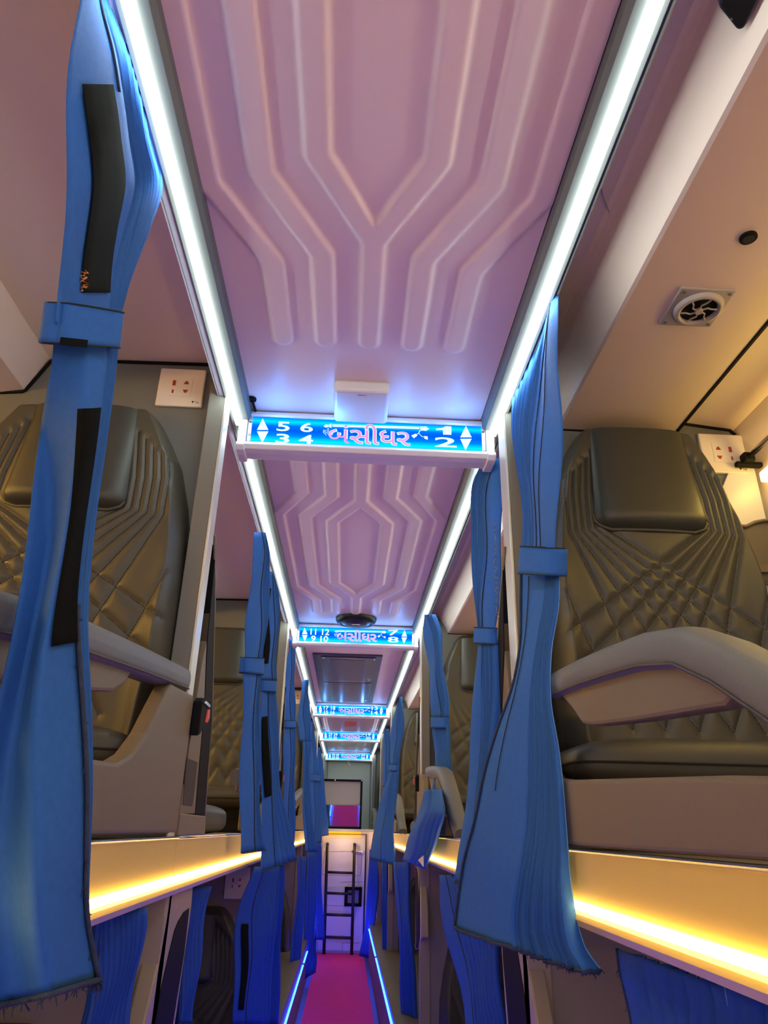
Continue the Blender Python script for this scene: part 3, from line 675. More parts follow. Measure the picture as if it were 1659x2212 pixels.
# ------------------------------------------------------------------ upright shells behind the near partitions
def shell(label, X, s_, dy=0.0, detail=True):
    t = thing('seat_shell', label, 'shell', (X, 1.5 + dy, 1.05), 'upright seat shells')
    Q = lambda pts, xx: [Vector((xx, max(1.410, at(px, py, X=-0.304).y) + dy, at(px, py, X=-0.30).z)) for px, py in pts]
    b = MB(); b.prism(Q([(386, 1757), (396, 1700), (410, 1600), (425, 1500), (434, 1440), (446, 1380), (452, 1320), (444, 1400), (437, 1540), (428, 1640), (420, 1757)][0:7] + [(446, 1380), (440, 1530), (430, 1640), (420, 1757)], X), (s_ * 0.02, 0, 0)); b.build('casing', M['shell'], t)
    b = MB(); b.prism(Q([(420, 1757), (430, 1640), (440, 1530), (447, 1380), (457, 1270), (466, 1170), (464, 1300), (460, 1400), (456, 1560), (448, 1660), (440, 1762)], X - s_ * 0.0012), (s_ * 0.02, 0, 0)); b.build('dark_opening', M['black'], t)
    b = MB(); b.tube(Q([(464, 1150), (463, 1300), (460, 1400), (456, 1560), (448, 1660), (440, 1762)], X), 0.003, 6); b.build('rim', M['shell'], t, smooth=True)
    b = MB(); b.prism(Q([(378, 1806), (384, 1756), (440, 1762), (438, 1804)], X - s_ * 0.004), (s_ * 0.03, 0, 0)); b.build('foot_block', M['shell'], t, bevel=0.003)
    if detail:
        b = MB(); b.prism(Q([(393, 1738), (402, 1636), (425, 1645), (414, 1741)], X - s_ * 0.001), (s_ * 0.004, 0, 0)); b.build('recess_plate', M['redin'] if False else mat('brown_recess', (0.05, 0.035, 0.03), 0.4), t)
    return t
shell('tall grey seat shell with a black slot behind the nearest left partition', -0.303, -1)
shell('tall grey seat shell with a black slot behind the nearest right partition', 0.323, 1, 0.0)
shell('tall seat shell with a black slot behind the second right partition', 0.323, 1, 1.92, False)
shell('tall seat shell with a black slot behind the second left partition', -0.303, -1, 1.92, False)
def buckle(label, X, s_, dy):
    t = thing('belt_buckle', label, 'buckle', (X, 1.42 + dy, 1.22))
    Q = lambda pts, xx: [Vector((xx, max(1.410, at(px, py, X=-0.304).y) + dy, at(px, py, X=-0.30).z)) for px, py in pts]
    b = MB(); b.prism(Q([(396, 1580), (406, 1502), (422, 1503), (425, 1514), (430, 1522), (424, 1565), (418, 1572), (412, 1583)], X - s_ * 0.002), (-s_ * 0.018, 0, 0)); b.build('body', M['black'], t, bevel=0.003)
    b = MB(); b.prism(Q([(422, 1556), (427, 1530), (431, 1528), (430, 1548), (426, 1558)], X - s_ * 0.012), (-s_ * 0.011, 0, 0)); b.build('release_button', M['red'], t, bevel=0.002)
    b = MB(); b.prism(Q([(416, 1513), (422, 1510), (432, 1520), (430, 1525)], X - s_ * 0.020), (-s_ * 0.003, 0, 0)); b.build('clip', M['chrome'], t)
buckle('black seat belt buckle with a red button on the nearest left partition post', -0.305, -1, 0.0)
buckle('black seat belt buckle on the second left partition post', -0.305, -1, 1.92)
buckle('black seat belt buckle on the second right partition post beside the bent armrest', 0.325, 1, 1.92)
# foot cushions behind the shells
for k, (x0, x1, dy, nm) in enumerate(((-0.60, -0.318, 0, 'left nearest'), (-0.60, -0.318, 1.92, 'left second'), (0.338, 0.60, 0, 'right nearest'), (0.338, 0.60, 1.92, 'right second'))):
    b = MB(); rounded_slab(b, x0, x1, 1.66 + dy, 2.16 + dy, 1.048, 1.122, (0.30, 0.45))
    tag(b.build('foot_cushion', M['leather'], smooth=True), 'olive foot cushion on the berth floor past the %s partition' % ' '.join(reversed(nm.split())), 'cushion', 'foot cushions')
# lower shells: curved beige frame with a black mouth
def lower_shell(label, X, s_, dy):
    t = thing('lower_seat_shell', label, 'shell', (X, 1.5 + dy, 0.1), 'lower seat shells')
    Q = lambda pts, xx: [Vector((xx, at(px, py, X=-0.30).y + dy, at(px, py, X=-0.30).z)) for px, py in pts]
    b = MB(); b.prism(Q([(374, 1926), (423, 1908), (420, 1950), (414, 2000), (384, 2212), (362, 2400), (290, 2400), (320, 2212), (350, 2080), (365, 1990)], X), (s_ * 0.03, 0, 0)); b.build('frame', mat('beige_shell', (0.36, 0.29, 0.22), 0.4, bump=0.3, scale=900), t, bevel=0.004)
    b = MB(); b.prism(Q([(413, 1962), (402, 1970), (390, 1990), (382, 2010), (370, 2060), (352, 2140), (340, 2212), (315, 2400), (352, 2400), (378, 2212), (402, 2060), (410, 1990)], X - s_ * 0.0015), (s_ * 0.004, 0, 0)); b.build('black_mouth', M['black'], t)
lower_shell('beige shell with a curved black mouth behind the nearest left lower post', -0.305, -1, 0.0)
lower_shell('beige shell with a curved black mouth behind the second left lower post', -0.305, -1, 1.92)
lower_shell('beige shell with a curved black mouth behind the nearest right lower post', 0.325, 1, 0.0)
lower_shell('beige shell with a curved black mouth behind the second right lower post', 0.325, 1, 1.92)
lower_shell('beige shell with a curved black mouth behind the third right lower post', 0.325, 1, 4.28)

# ------------------------------------------------------------------ curtains
def interp_rows(rows, n):
    """rows: (py, xl, xr, X) -> n+1 smooth rows"""
    ys = [r_[0] for r_ in rows]; out = []
    tot = ys[-1] - ys[0]
    for i in range(n + 1):
        y = ys[0] + tot * i / n
        k = 0
        while k < len(rows) - 2 and y > ys[k + 1]: k += 1
        t = (y - ys[k]) / (ys[k + 1] - ys[k]); 
        def val(c):
            p1, p2 = rows[k][c], rows[k + 1][c]
            m1 = (rows[k + 1][c] - rows[k - 1][c]) / (ys[k + 1] - ys[k - 1]) if k > 0 else (p2 - p1) / (ys[k + 1] - ys[k])
            m2 = (rows[k + 2][c] - rows[k][c]) / (ys[k + 2] - ys[k]) if k < len(rows) - 2 else (p2 - p1) / (ys[k + 1] - ys[k])
            h = ys[k + 1] - ys[k]
            return (2 * t ** 3 - 3 * t ** 2 + 1) * p1 + (t ** 3 - 2 * t ** 2 + t) * h * m1 + (-2 * t ** 3 + 3 * t ** 2) * p2 + (t ** 3 - t ** 2) * h * m2
        out.append((y, val(1), val(2), rows[k][3] + (rows[k + 1][3] - rows[k][3]) * t))
    return out
def at_pl(px, py, X, Y0, a, s_):
    d = RM @ np.array([px - CX, -(py - CY), -F]); n0, n1 = math.cos(a), s_ * math.sin(a)
    t = (n0 * X + n1 * Y0) / (n0 * d[0] + n1 * d[1]); p = d * t
    return Vector((p[0], p[1], p[2] + CZ))
def drape(parent, name, rows, s_, f0, f1, pleats, amp=0.010, n=40, flat_first=True, slant=(0, 0), jag=0.0, wave=0.004, crease_or_highlight=None, mt=None, seed=1, stair=0.0, Yp=None, ang=0.5, highlights=0.0008):
    """cloth hanging between the two outlines; columns 0..f are a flat band, the rest is pleated.
       f0,f1 = flat fraction at top and bottom; s_ is the berth side, pleats bulge towards the aisle"""
    rnd = random.Random(seed); rr = interp_rows(rows, n); ext = s_
    NF, NPt = 14, pleats * 6 + 1
    ph = [rnd.uniform(-1, 1) for _ in range(pleats + 2)]
    P = []
    for i, (y, xl, xr, X) in enumerate(rr):
        v = i / n; f = f0 + (f1 - f0) * v; row = []
        ss = [f * j / NF for j in range(NF)] + [f + (1 - f) * j / (NPt - 1) for j in range(NPt)]
        pa = at(xl + (xr - xl) * (f if flat_first else 1 - f), y, X=X); pb = at(xr if flat_first else xl, y, X=X)
        pitch = (pa - pb).length / pleats * (1.0 if Yp is None else 0.95)
        for j, s in enumerate(ss):
            sx = s if flat_first else 1 - s
            yy = y + (slant[0] * (1 - v) + slant[1] * v) * (sx - 0.5)
            if stair and j >= NF:   # scalloped top of pleats
                yy += stair * (1 - v) ** 6 * ((j - NF) // 4 % 2)
            px = xl + (xr - xl) * sx
            off = wave * math.sin(v * 9 + s * 4 + seed) 
            if j < NF: off += 0.004 * math.sin(s / max(f, 1e-3) * math.pi) 
            else:
                q = j - NF; kk = q // 6; tri = (0, 0.62, 0.92, 1.0, 0.88, 0.55)[q % 6]
                a = min(1.9 * amp, 1.25 * pitch) * (0.75 + 0.25 * ph[kk]) * (1 + 0.25 * math.sin(v * 6 + ph[kk] * 3))
                off += -a * tri + 0.25 * a
                px += (xr - xl) * 0.004 * math.sin(v * 11 + ph[kk] * 9)
            if jag and i == n: yy += jag * (rnd.random() - 0.5)
            p = at(px, yy, X=X) if Yp is None else at_pl(px, yy, X, Yp, ang, s_)
            p = p + Vector((-s_ * off, 0, 0))
            if crease_or_highlight and sx < crease_or_highlight[0]:      # the near side of the cloth folds back, away from the aisle
                d_ = p - Vector((0, 0, CZ)); p = p + d_.normalized() * min(0.07, (crease_or_highlight[0] - sx) * crease_or_highlight[1] * min(1, v * 3))
            row.append(p)
        P.append(row)
    b = MB(); b.grid(P[:])
    o = b.build(name, mt or M['curtain'], parent, smooth=True, solid=0.0012)
    b = MB()
    if highlights:  # pale tubes stand in for light caught on the ridges
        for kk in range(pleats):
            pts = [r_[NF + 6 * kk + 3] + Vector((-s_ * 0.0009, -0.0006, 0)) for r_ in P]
            b.tube(pts[::2] + ([pts[-1]] if (len(pts) - 1) % 2 else []), highlights, 4)
        b.build('pleat_ridge_highlights', M['crease_or_highlight'], o, smooth=True)
    return o, P, NF
def strip(parent, name, P, NF, s_, sa, sb, ia, ib, mt, lift=0.003):
    """a tape sewn on the flat band between columns fractions sa..sb and rows ia..ib"""
    n = len(P) - 1; rows = []
    for i in range(int(ia * n), int(ib * n) + 1):
        row = []
        for q in range(5):
            vv = (i / n - ia) / (ib - ia); A_ = sa[0] + (sa[1] - sa[0]) * vv if isinstance(sa, tuple) else sa; B_ = sb[0] + (sb[1] - sb[0]) * vv if isinstance(sb, tuple) else sb
            c = (A_ + (B_ - A_) * q / 4) * NF; j = int(c); t = c - j
            row.append(P[i][j].lerp(P[i][min(j + 1, len(P[i]) - 1)], t) + Vector((-s_ * lift, -lift, 0)))
        rows.append(row)
    b = MB(); b.grid(rows); return b.build(name, mt, parent, smooth=True, solid=0.0012)
def edge_tape(parent, name, pts, s_, r, mt, fray=0):
    b = MB(); b.tube([p + Vector((-s_ * 0.002, -0.001, 0)) for p in pts], r, 6, flat=1.0)
    rnd = random.Random(3)
    for k in range(fray):
        p = pts[rnd.randrange(len(pts) - 1)]; d = Vector((rnd.uniform(-1, 1), rnd.uniform(-1, 1), rnd.uniform(-1.6, -0.2))) * 0.006
        b.tube([p, p + d], 0.0005, 3)
    return b.build(name, mt, parent, smooth=True)
def band(parent, px, X, s_, depth=0.03, lift=0.012, name='tie_band', Yp=None):
    """tie-back loop: px = four corners tl,tr,br,bl"""
    tl, tr, br, bl = [at(x, y, X=X) if Yp is None else at_pl(x, y, X, Yp, 0.5, s_) for x, y in px]
    rows = []
    for v in [q / 6 for q in range(7)]:
        a = tl.lerp(bl, v); c = tr.lerp(br, v); row = []
        for j in range(25):
            th = 2 * math.pi * j / 24; u = 0.5 - 0.5 * math.cos(th)
            d = -math.sin(th); d = math.copysign(abs(d) ** 0.5, d) * (lift if d < 0 else depth)
            row.append(a.lerp(c, u) + Vector((s_ * d, 0, 0)))
        rows.append(row)
    b = MB(); b.grid(rows); o = b.build(name, M['curtain'], parent, smooth=True, solid=0.0015)
    for i in (0, 6):
        b = MB(); b.tube([p + Vector((-s_ * 0.0012, -0.0005, 0)) for p in rows[i][0:13]] if s_ * 1 else [], 0.0009, 5); b.build('stitching', M['thread'], o)
        b = MB(); b.tube([p + Vector((-s_ * 0.0012, -0.0005, 0)) for p in rows[i][12:25]], 0.0009, 5); b.build('stitching', M['thread'], o)
    b = MB(); b.tube([rows[i][18].lerp(rows[i][19], 0.3) + Vector((-s_ * 0.0015, -0.001, 0)) for i in range(7)], 0.0008, 5); b.build('stitching', M['thread'], o)
    return o
def col(P, j): return [r_[j] for r_ in P]

# --- the big left curtain
t = thing('curtain', 'large blue pleated curtain nearest on the left, tied back, with long black hook tapes', 'curtain', at(190, 700, X=-0.30), 'blue aisle curtains')
rows = [(-70, 172, 250, -0.318), (0, 172, 252, -0.318), (100, 161, 285, -0.316), (200, 152, 305, -0.314), (300, 144, 328, -0.312), (400, 137, 352, -0.310), (500, 134, 318, -0.308), (600, 133, 276, -0.305), (700, 130, 250, -0.300)]
o, P, NF = drape(t, 'upper_drape', rows, -1, 0.62, 0.75, 11, amp=0.012, n=60, seed=2, highlights=0.0010)
strip(t, 'hook_tape', P, NF, -1, (0.22, 0.42), (0.78, 0.97), 0.34, 0.925, M['velcro'])
edge_tape(t, 'hem', col(P, NF - 1)[:22], -1, 0.0016, M['hem'])
b = MB(); rnd = random.Random(5); q0 = at(180, 590, X=-0.28); pts = []
for k in range(26):
    q = at(178 + rnd.uniform(-5, 14), 582 + k * 1.9 + rnd.uniform(-4, 4), X=-0.288); pts.append(q)
b.tube(pts, 0.0005, 4); b.build('orange_thread', M['orange'], t, smooth=True)
rows = [(700, 127, 250, -0.298), (800, 118, 243, -0.290), (1000, 80, 225, -0.278), (1200, 45, 205, -0.268), (1350, 17, 192, -0.262), (1500, -10, 190, -0.258), (1700, -40, 189, -0.255), (1900, -62, 190, -0.253), (2000, -60, 196, -0.253), (2140, -45, 222, -0.253)]
o, P, NF = drape(t, 'lower_drape', rows, -1, 0.78, 0.985, 5, amp=0.008, n=70, slant=(0, -62), seed=4, jag=0, crease_or_highlight=(0.45, 0.35), Yp=0.60, ang=0.35)
strip(t, 'hook_tape', P, NF, -1, (0.46, 0.62), (0.94, 0.985), 0.135, 0.495, M['velcro'])
edge_tape(t, 'hem', col(P, NF)[30:], -1, 0.0021, M['hem'], 60)
edge_tape(t, 'hem', [p + Vector((0, 0, -0.002)) for p in P[-1]], -1, 0.0024, M['hem'], 160)
# folded inner layer at its left
band(t, [(134, 655), (256, 676), (247, 752), (122, 742)], -0.296, -1, Yp=0.585)
b = MB(); b.prism([at(x, y, X=-0.277) for x, y in ((131, 728), (186, 734), (184, 751), (128, 745))], (0.002, 0, 0)); b.build('hook_patch', M['velcro'], t)

# --- the big right curtain
t = thing('curtain', 'large blue pleated curtain nearest on the right, tied back and flaring to a frayed hem', 'curtain', at(1165, 1210, X=0.33), 'blue aisle curtains')
rows = [(640, 1186, 1205, 0.345), (700, 1160, 1208, 0.345), (800, 1124, 1209, 0.343), (900, 1112, 1211, 0.341), (1000, 1118, 1210, 0.338), (1100, 1127, 1207, 0.335), (1210, 1130, 1203, 0.330)]
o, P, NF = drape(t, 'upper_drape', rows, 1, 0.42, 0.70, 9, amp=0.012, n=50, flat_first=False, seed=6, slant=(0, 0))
edge_tape(t, 'stitch_line', col(P, 9), 1, 0.0009, M['thread'])
edge_tape(t, 'hem', col(P, NF - 1), 1, 0.0011, M['hem'])
rows = [(1210, 1130, 1205, 0.330), (1300, 1124, 1207, 0.322), (1400, 1120, 1190, 0.314), (1500, 1106, 1184, 0.306), (1600, 1078, 1196, 0.300), (1700, 1052, 1208, 0.296), (1800, 1030, 1218, 0.294), (1900, 1000, 1224, 0.292), (2000, 984, 1238, 0.290), (2050, 980, 1266, 0.290)]
o, P, NF = drape(t, 'lower_drape', rows, 1, 0.62, 0.50, 15, amp=0.015, n=70, seed=9, slant=(0, 95), jag=6, Yp=1.10, ang=0.35, highlights=0.0012)
edge_tape(t, 'hem', col(P, 0), 1, 0.0022, M['hem'], 30)
edge_tape(t, 'hem', [p + Vector((0, 0, -0.001)) for p in P[-1]], 1, 0.0028, M['hem'], 120)
edge_tape(t, 'stitch_line', col(P, 5)[3:44], 1, 0.0008, M['thread'])
band(t, [(1130, 1180), (1204, 1185), (1202, 1244), (1126, 1240)], 0.326, 1, Yp=1.07)

# --- other curtains on the upper aisle edge
def small_curtain(label, rows_u, rows_l, X, s_, bnd=None, fu=(0.5, 0.6), fl=(0.5, 0.5), ff=True, velc=None, pl=5, n=26, slant=30, seed=1, ffl=None, amp=0.010, mt=None, grp='blue aisle curtains', shift=0.028, Yfix=None):
    r0 = rows_u[len(rows_u) // 2]; t = thing('curtain', label, 'curtain', at(r0[1], r0[0], X=X), grp)
    near = 1 if s_ < 0 else 2
    Yp = sorted([at(r_[near], r_[0], X=X).y for r_ in rows_u])[len(rows_u) // 2]; Yp = min(Yp, 8.6 if rows_u[0][0] < 1800 else 7.2)
    Yp = Yfix or Yp
    kw = dict(Yp=Yp, ang=0.5)
    ru = [(a, b_, c, X) for a, b_, c in rows_u]; o, P, NF = drape(t, 'upper_drape' if rows_l else 'drape', ru, s_, fu[0], fu[1], pl, amp=amp, n=n, flat_first=ff, seed=seed, mt=mt, slant=(0, 0 if rows_l else slant), **kw)
    edge_tape(t, 'hem', col(P, NF - 1), s_, 0.0014, M['hem'])
    if velc and velc[0]: strip(t, 'hook_tape', P, NF, s_, *velc[0], M['velcro'])
    if rows_l:
        rl = [(a, b_, c, X - s_ * shift * (i / (len(rows_l) - 1))) for i, (a, b_, c) in enumerate(rows_l)]
        o, P, NF = drape(t, 'lower_drape', rl, s_, fl[0], fl[1], pl, amp=amp * 1.2, n=n, flat_first=ff if ffl is None else ffl, slant=(0, slant), seed=seed + 1, jag=1, mt=mt, **kw)
        edge_tape(t, 'hem', col(P, NF - 1), s_, 0.0014, M['hem'])
        if velc and len(velc) > 1 and velc[1]: strip(t, 'hook_tape', P, NF, s_, *velc[1], M['velcro'])
    edge_tape(t, 'hem', P[-1], s_, 0.0018, M['hem'])
    if bnd: band(t, bnd, X, s_, depth=0.02, lift=0.014, Yp=Yp)
    return t
small_curtain('blue curtain hanging straight before the second left partition, left of the taped one', [(1150, 552, 570), (1200, 546, 582), (1300, 536, 578), (1440, 527, 566)], [(1440, 526, 566), (1600, 521, 560), (1700, 519, 558), (1840, 517, 572)], -0.306, -1,
              [(526, 1420), (566, 1422), (564, 1458), (524, 1453)], (0.62, 0.8), (0.72, 0.7), pl=4, slant=-6, seed=11)
small_curtain('blue curtain with black hook tapes before the second left partition', [(1235, 578, 590), (1270, 573, 600), (1350, 566, 600), (1470, 562, 594)], [(1470, 562, 594), (1600, 562, 598), (1700, 563, 604), (1800, 564, 626), (1870, 566, 636)], -0.300, -1,
              [(563, 1468), (593, 1470), (592, 1495), (562, 1493)], (0.7, 0.85), (0.62, 0.45), velc=[(0.05, 0.45, 0.18, 0.88), (0.15, 0.75, 0.22, 0.62)], pl=4, slant=-26, seed=13)
small_curtain('slim blue curtain just past the second left partition post', [(1380, 630, 634), (1450, 618, 636), (1560, 614, 636)], [(1560, 614, 636), (1700, 611, 636), (1800, 608, 634), (1860, 606, 632)], -0.305, -1,
              [(614, 1556), (636, 1557), (636, 1572), (613, 1572)], (0.5, 0.6), (0.6, 0.6), pl=3, slant=0, seed=15)
small_curtain('looped blue curtain drooping before the third left partition', [(1468, 656, 664), (1530, 645, 668), (1570, 645, 670), (1600, 646, 672)], [(1600, 655, 672), (1690, 654, 668), (1760, 655, 672), (1840, 658, 686)], -0.300, -1, None, (0.5, 0.5), (0.3, 0.3), pl=4, slant=0, seed=17)
small_curtain('blue curtain at the third left partition post', [(1560, 671, 676), (1620, 668, 682), (1680, 668, 690)], [(1680, 668, 690), (1760, 668, 694), (1822, 670, 692)], -0.290, -1, [(668, 1672), (690, 1674), (690, 1688), (668, 1686)], pl=3, slant=-6, seed=19)
small_curtain('far blue curtain before the fourth left partition', [(1615, 686, 691), (1690, 682, 700), (1740, 682, 704), (1806, 682, 709)], None, -0.285, -1, None, pl=3, slant=-4, seed=21)
small_curtain('dark blue threaded curtain behind the nearest right partition post', [(990, 1052, 1082), (1050, 1022, 1086), (1120, 1018, 1086), (1250, 1026, 1080), (1370, 1032, 1070)], [(1370, 1032, 1070), (1500, 1026, 1066), (1600, 1018, 1062), (1700, 1008, 1062), (1800, 998, 1066), (1920, 986, 1076)], 0.338, 1,
              [(1031, 1355), (1070, 1357), (1070, 1392), (1030, 1390)], (0.45, 0.7), (0.5, 0.5), ff=False, ffl=True, pl=6, slant=30, seed=23)
b = MB(); rnd = random.Random(8); pts = [at(1068 + (3 if k % 2 else -2) + rnd.uniform(-3, 3) + (k * 0.12), 1130 + k * 5.2, X=0.318) for k in range(40)]
b.tube(pts, 0.0006, 4); tag(b.build('loose_thread', M['pale'], smooth=True), 'loose pale thread dangling on the dark blue right curtain', 'thread')
small_curtain('blue curtain with a tie band before the second right partition', [(1327, 917, 932), (1370, 916, 948), (1450, 926, 955), (1550, 934, 963)], [(1550, 934, 963), (1620, 938, 972), (1700, 936, 978), (1770, 925, 985)], 0.392, 1,
              [(934, 1548), (965, 1549), (965, 1573), (934, 1572)], (0.6, 0.7), (0.3, 0.3), pl=5, slant=0, seed=25, shift=0.0, Yfix=2.68)
t = thing('curtain', 'short crumpled blue curtain end hanging out under the bent right armrest', 'curtain', at(930, 1750, X=0.30), 'blue aisle curtains')
drape(t, 'drape', [(1705, 920, 950, 0.300), (1750, 905, 962, 0.292), (1790, 893, 945, 0.286), (1830, 880, 934, 0.284), (1868, 868, 920, 0.284)], 1, 0.3, 0.3, 4, amp=0.012, n=24, seed=27, slant=(0, 22))
b = MB(); b.prism([at(x, y, X=0.266) for x, y in ((903, 1858), (914, 1848), (914, 1872))], (0.002, 0, 0)); b.build('white_lining', M['paper'], t)
small_curtain('blue curtain tied and sweeping left at the second right partition post', [(1505, 862, 866), (1550, 850, 870), (1620, 842, 864), (1665, 842, 858)], [(1665, 842, 858), (1720, 826, 852), (1800, 806, 850), (1862, 800, 852)], 0.32, 1, [(842, 1650), (860, 1652), (858, 1666), (840, 1664)], pl=4, slant=14, seed=29)
small_curtain('far blue curtain before the third right partition', [(1575, 830, 838), (1640, 826, 842), (1700, 828, 840)], [(1700, 828, 840), (1760, 822, 842)], 0.335, 1, None, pl=3, slant=0, seed=31)

# --- lower curtains
LG = 'blue lower berth curtains'
def low(label, rows, X, s_, velc=None, pl=6, seed=40, slant=0, fu=(0.3, 0.3), n=22, amp=0.010, ff=True, mt=None):
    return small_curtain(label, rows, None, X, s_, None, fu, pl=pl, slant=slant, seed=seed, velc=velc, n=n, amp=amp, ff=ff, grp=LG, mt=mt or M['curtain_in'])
low('lower blue curtain with pale pleat edges before the nearest left lower post', [(1962, 212, 308), (2030, 210, 302), (2120, 198, 290), (2212, 180, 276), (2400, 140, 246)], -0.335, -1, pl=9, seed=41, fu=(0.05, 0.05))
low('lower blue curtain showing behind the black-mouthed beige shell', [(1915, 405, 452), (1990, 400, 440), (2080, 396, 428), (2212, 380, 412)], -0.335, -1, pl=5, seed=43, fu=(0.05, 0.05))
low('lower blue curtain with a black hook tape beside the left socket plate', [(1872, 548, 606), (1960, 516, 596), (2080, 506, 590), (2180, 502, 580), (2212, 504, 576)], -0.315, -1, velc=[(0.30, 0.68, 0.40, 0.92)], pl=10, seed=45, fu=(0.42, 0.42))
low('lower blue curtain left of the aisle, second in the row', [(1860, 590, 612), (1960, 584, 610), (2080, 580, 604), (2212, 566, 600)], -0.305, -1, pl=4, seed=47)
low('lower blue curtain left of the aisle with a taped top', [(1850, 645, 660), (1940, 640, 658), (2020, 632, 652), (2110, 622, 648)], -0.30, -1, pl=4, seed=49)
low('lower blue curtain left of the aisle flaring at its foot', [(1840, 662, 682), (1950, 660, 682), (2030, 655, 680), (2080, 652, 684), (2110, 652, 680)], -0.28, -1, pl=4, seed=51, slant=-18)
low('lower blue curtain nearest the ladder on the left', [(1820, 682, 692), (1950, 682, 696), (2030, 684, 700)], -0.27, -1, pl=3, seed=53)
low('lower blue curtain hanging over the right aisle edge beside the big curtain', [(1890, 946, 1010), (1960, 952, 1060), (2060, 975, 1072), (2150, 995, 1082), (2260, 1014, 1094)], 0.345, 1, pl=8, seed=55, fu=(0.3, 0.3))
low('lower blue curtain with a tie right of the aisle', [(1862, 850, 880), (1940, 856, 882), (2060, 862, 890), (2150, 866, 892), (2212, 868, 898)], 0.335, 1, pl=5, seed=57)
low('slim lower blue curtain right of the aisle', [(1860, 826, 836), (1960, 824, 838), (2080, 826, 838), (2212, 805, 834)], 0.33, 1, pl=4, seed=59)
low('lower blue curtain nearest the ladder on the right', [(1835, 797, 815), (1930, 794, 816), (2010, 786, 808), (2068, 776, 802)], 0.29, 1, pl=4, seed=61, slant=8)
t = thing('curtain', 'pale blue curtain hanging at the lower right corner under the warm strip', 'curtain', at(1500, 2150, X=0.34), LG)
o, P, NF = drape(t, 'drape', [(2118, 1335, 1720, 0.345), (2180, 1345, 1720, 0.345), (2260, 1362, 1720, 0.345), (2360, 1385, 1720, 0.345)], 1, 0.08, 0.08, 12, amp=0.008, n=20, slant=(140, 120), wave=0.001, seed=63, mt=M['curtain_in'])
edge_tape(t, 'hem', col(P, 0), 1, 0.0016, M['hem'], 40)

# ------------------------------------------------------------------ rear end
struct(MB().box((XL, 9.74, 0), (XR, 9.80, 2.14)).build('wall_back', M['rearboard']))
struct(MB().box((-0.345, 7.74, 0), (0.37, 7.80, 1.06)).build('wall_rear_bulkhead', M['cream']))
struct(MB().box((-0.345, 7.72, 1.045), (0.37, 9.74, 1.068)).build('trim_9', M['alu'], bevel=0.004))
struct(MB().box((-0.200, 7.730, 1.00), (0.165, 7.742, 1.044)).build('trim_10', M['amber'], bevel=0.002))
for nm, loc, en, cl in (('rear_warm_fill', (0.0, 7.52, 0.98), 1.3, (1.0, 0.66, 0.25)), ('rear_blue_fill', (-0.08, 7.15, 0.30), 0.8, (0.22, 0.14, 1.0)), ('rear_blue_fill', (0.10, 7.15, 0.30), 0.8, (0.22, 0.14, 1.0))):  # unseen warm and blue point lights, added to brighten the rear panel
    l = bpy.data.lights.new(nm, 'POINT'); l.energy = en; l.color = cl; l.shadow_soft_size = 0.0
    o = bpy.data.objects.new(nm, l); C.objects.link(o); o.location = loc
t = thing('rear_door_panel', 'cream moulded door panel behind the black ladder', 'panel', (0, 7.735, 0.5))
MB().box((-0.215, 7.728, 0.02), (0.215, 7.741, 0.985)).build('panel', M['cream'], t, bevel=0.008)
b = MB()
for a, c in (((-0.19, 0.86), (0.18, 0.87)), ((-0.20, 0.66), (0.17, 0.655)), ((-0.02, 0.60), (0.19, 0.60)), ((-0.21, 0.40), (0.18, 0.39)), ((-0.15, 0.115), (0.10, 0.115)), ((0.02, 0.09), (0.18, 0.09)), ((0.02, 0.09), (0.02, 0.02)), ((-0.19, 0.86), (-0.20, 0.66)), ((0.18, 0.87), (0.17, 0.655)), ((0.14, 0.38), (0.10, 0.16))):
    b.tube([(a[0], 7.727, a[1]), (c[0], 7.727, c[1])], 0.003, 5)
b.build('panel_grooves', mat('panel_edge_plastic', (0.50, 0.44, 0.46), 0.5), t)
b = MB(); b.tube([(0.075, 7.70, 0.868), (0.19, 7.70, 0.862)], 0.011, 10); b.box((0.175, 7.69, 0.85), (0.188, 7.73, 0.875)); b.build('latch', M['chrome'], t, smooth=False)
b = MB(); n_ = [(-0.235, 7.726, 0.03), (-0.235, 7.726, 1.02), (0.215, 7.726, 1.02), (0.215, 7.726, 0.03)]; b.tube(n_, 0.008, 6); b.build('dark_frame', M['ladder'], t)
t = thing('ladder', 'dark brown steel ladder standing against the rear panel at the aisle end', 'ladder', (-0.03, 7.62, 0.0))
for k, (xa, xb) in enumerate(((-0.147, -0.166), (0.108, 0.102))):
    b = MB(); b.tube([(xa, 7.60, 0.0), (xb, 7.66, 0.90), (xb, 7.675, 0.925), (xb, 7.72, 0.93)], 0.015, 10); b.build('rail', M['ladder'], t, smooth=True)
for z in (0.145, 0.326, 0.504, 0.681):
    q = z / 0.9; b = MB(); b.tube([(-0.147 - 0.019 * q, 7.60 + 0.06 * q, z + 0.003), (0.108 - 0.006 * q, 7.60 + 0.06 * q, z - 0.001)], 0.0125, 10); b.build('rung', M['ladder'], t, smooth=True)
t = thing('black_frame_box', 'small square black framed box on the rear panel behind the ladder', 'frame', (0.105, 7.72, 0.47))
b = MB()
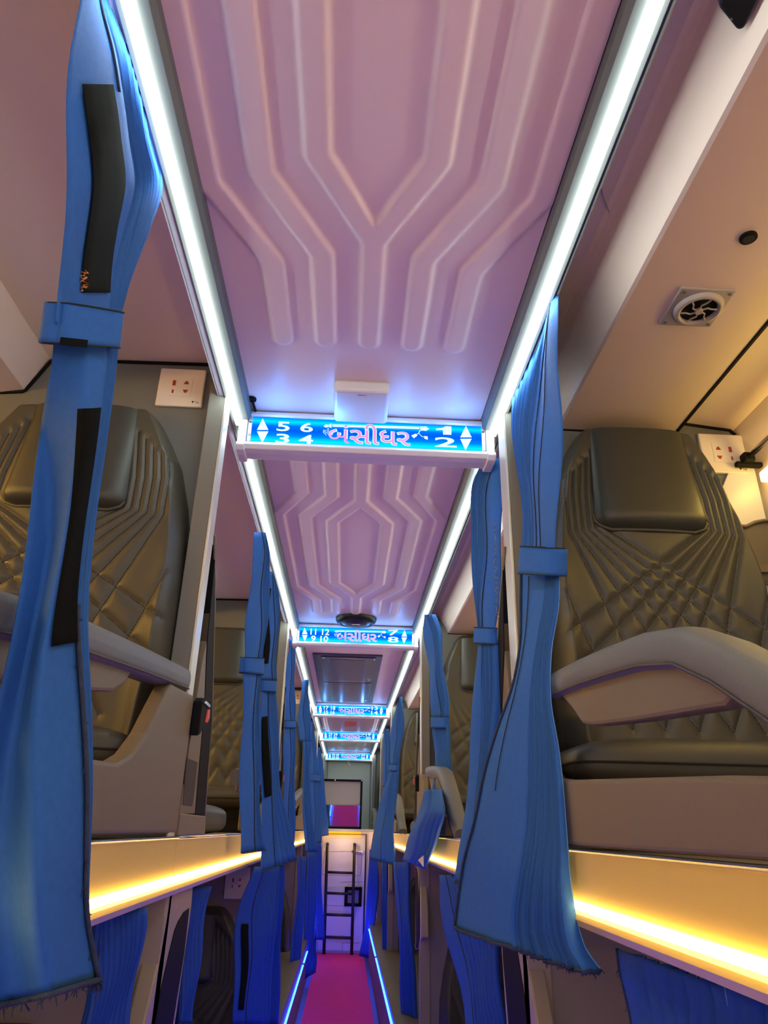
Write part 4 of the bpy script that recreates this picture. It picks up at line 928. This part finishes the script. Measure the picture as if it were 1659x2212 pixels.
for a, c in (((0.022, 0.392), (0.052, 0.556)), ((0.158, 0.392), (0.188, 0.556)), ((0.022, 0.392), (0.188, 0.418)), ((0.022, 0.530), (0.188, 0.556))): b.box((a[0], 7.700, a[1]), (c[0], 7.728, c[1]))
b.build('frame', M['black'], t, bevel=0.002)
MB().box((0.045, 7.722, 0.414), (0.165, 7.728, 0.534)).build('inner_panel', mat('violet_grey_panel', (0.25, 0.22, 0.30), 0.4), t)
# mirror standing on the bulkhead
t = thing('rear_mirror', 'black framed mirror above the rear panel reflecting the crimson carpet', 'mirror', (-0.05, 7.78, 1.07))
b = MB()
for a, c in (((-0.268, 1.514), (0.164, 1.534)), ((0.144, 1.068), (0.164, 1.534)), ((-0.268, 1.068), (0.164, 1.084)), ((-0.268, 1.068), (-0.254, 1.534))): b.box((a[0], 7.755, a[1]), (c[0], 7.80, c[1]))
b.build('frame', M['black'], t, bevel=0.003)
MB().box((-0.254, 7.780, 1.286), (0.144, 7.795, 1.514)).build('upper_board', mat('pale_grey_board', (0.42, 0.41, 0.37), 0.4), t)
a = math.radians(6.5)
b = MB(); b.prism([(-0.254, 7.792, 1.084), (0.144, 7.792, 1.084), (0.144, 7.792 - 0.202 * math.tan(a), 1.286), (-0.254, 7.792 - 0.202 * math.tan(a), 1.286)], (0, 0.004, 0)); b.build('mirror_glass', M['mirror'], t)
b = MB()
for xx in (-0.12, 0.154): b.cyl((xx, 7.753, 1.524), 0.006, 0.004, 'y', 10)
b.build('screws', M['chrome'], t)
struct(MB().box((-0.26, 9.725, 1.07), (-0.252, 9.742, 1.90)).build('trim_11', M['beam']))
struct(MB().box((0.300, 9.725, 1.07), (0.308, 9.742, 1.90)).build('trim_12', M['beam']))
b = MB(); b.tube([(0.0, 9.70, 1.865), (0.02, 9.69, 1.845), (0.03, 9.69, 1.82)], 0.008, 8); b.tube([(0.0, 9.70, 1.865), (0.045, 9.69, 1.875)], 0.006, 8)
tag(b.build('wall_hook', M['white'], smooth=True), 'small white hook on the rear wall just below the farthest sign', 'hook')
bpy.context.view_layer.update()
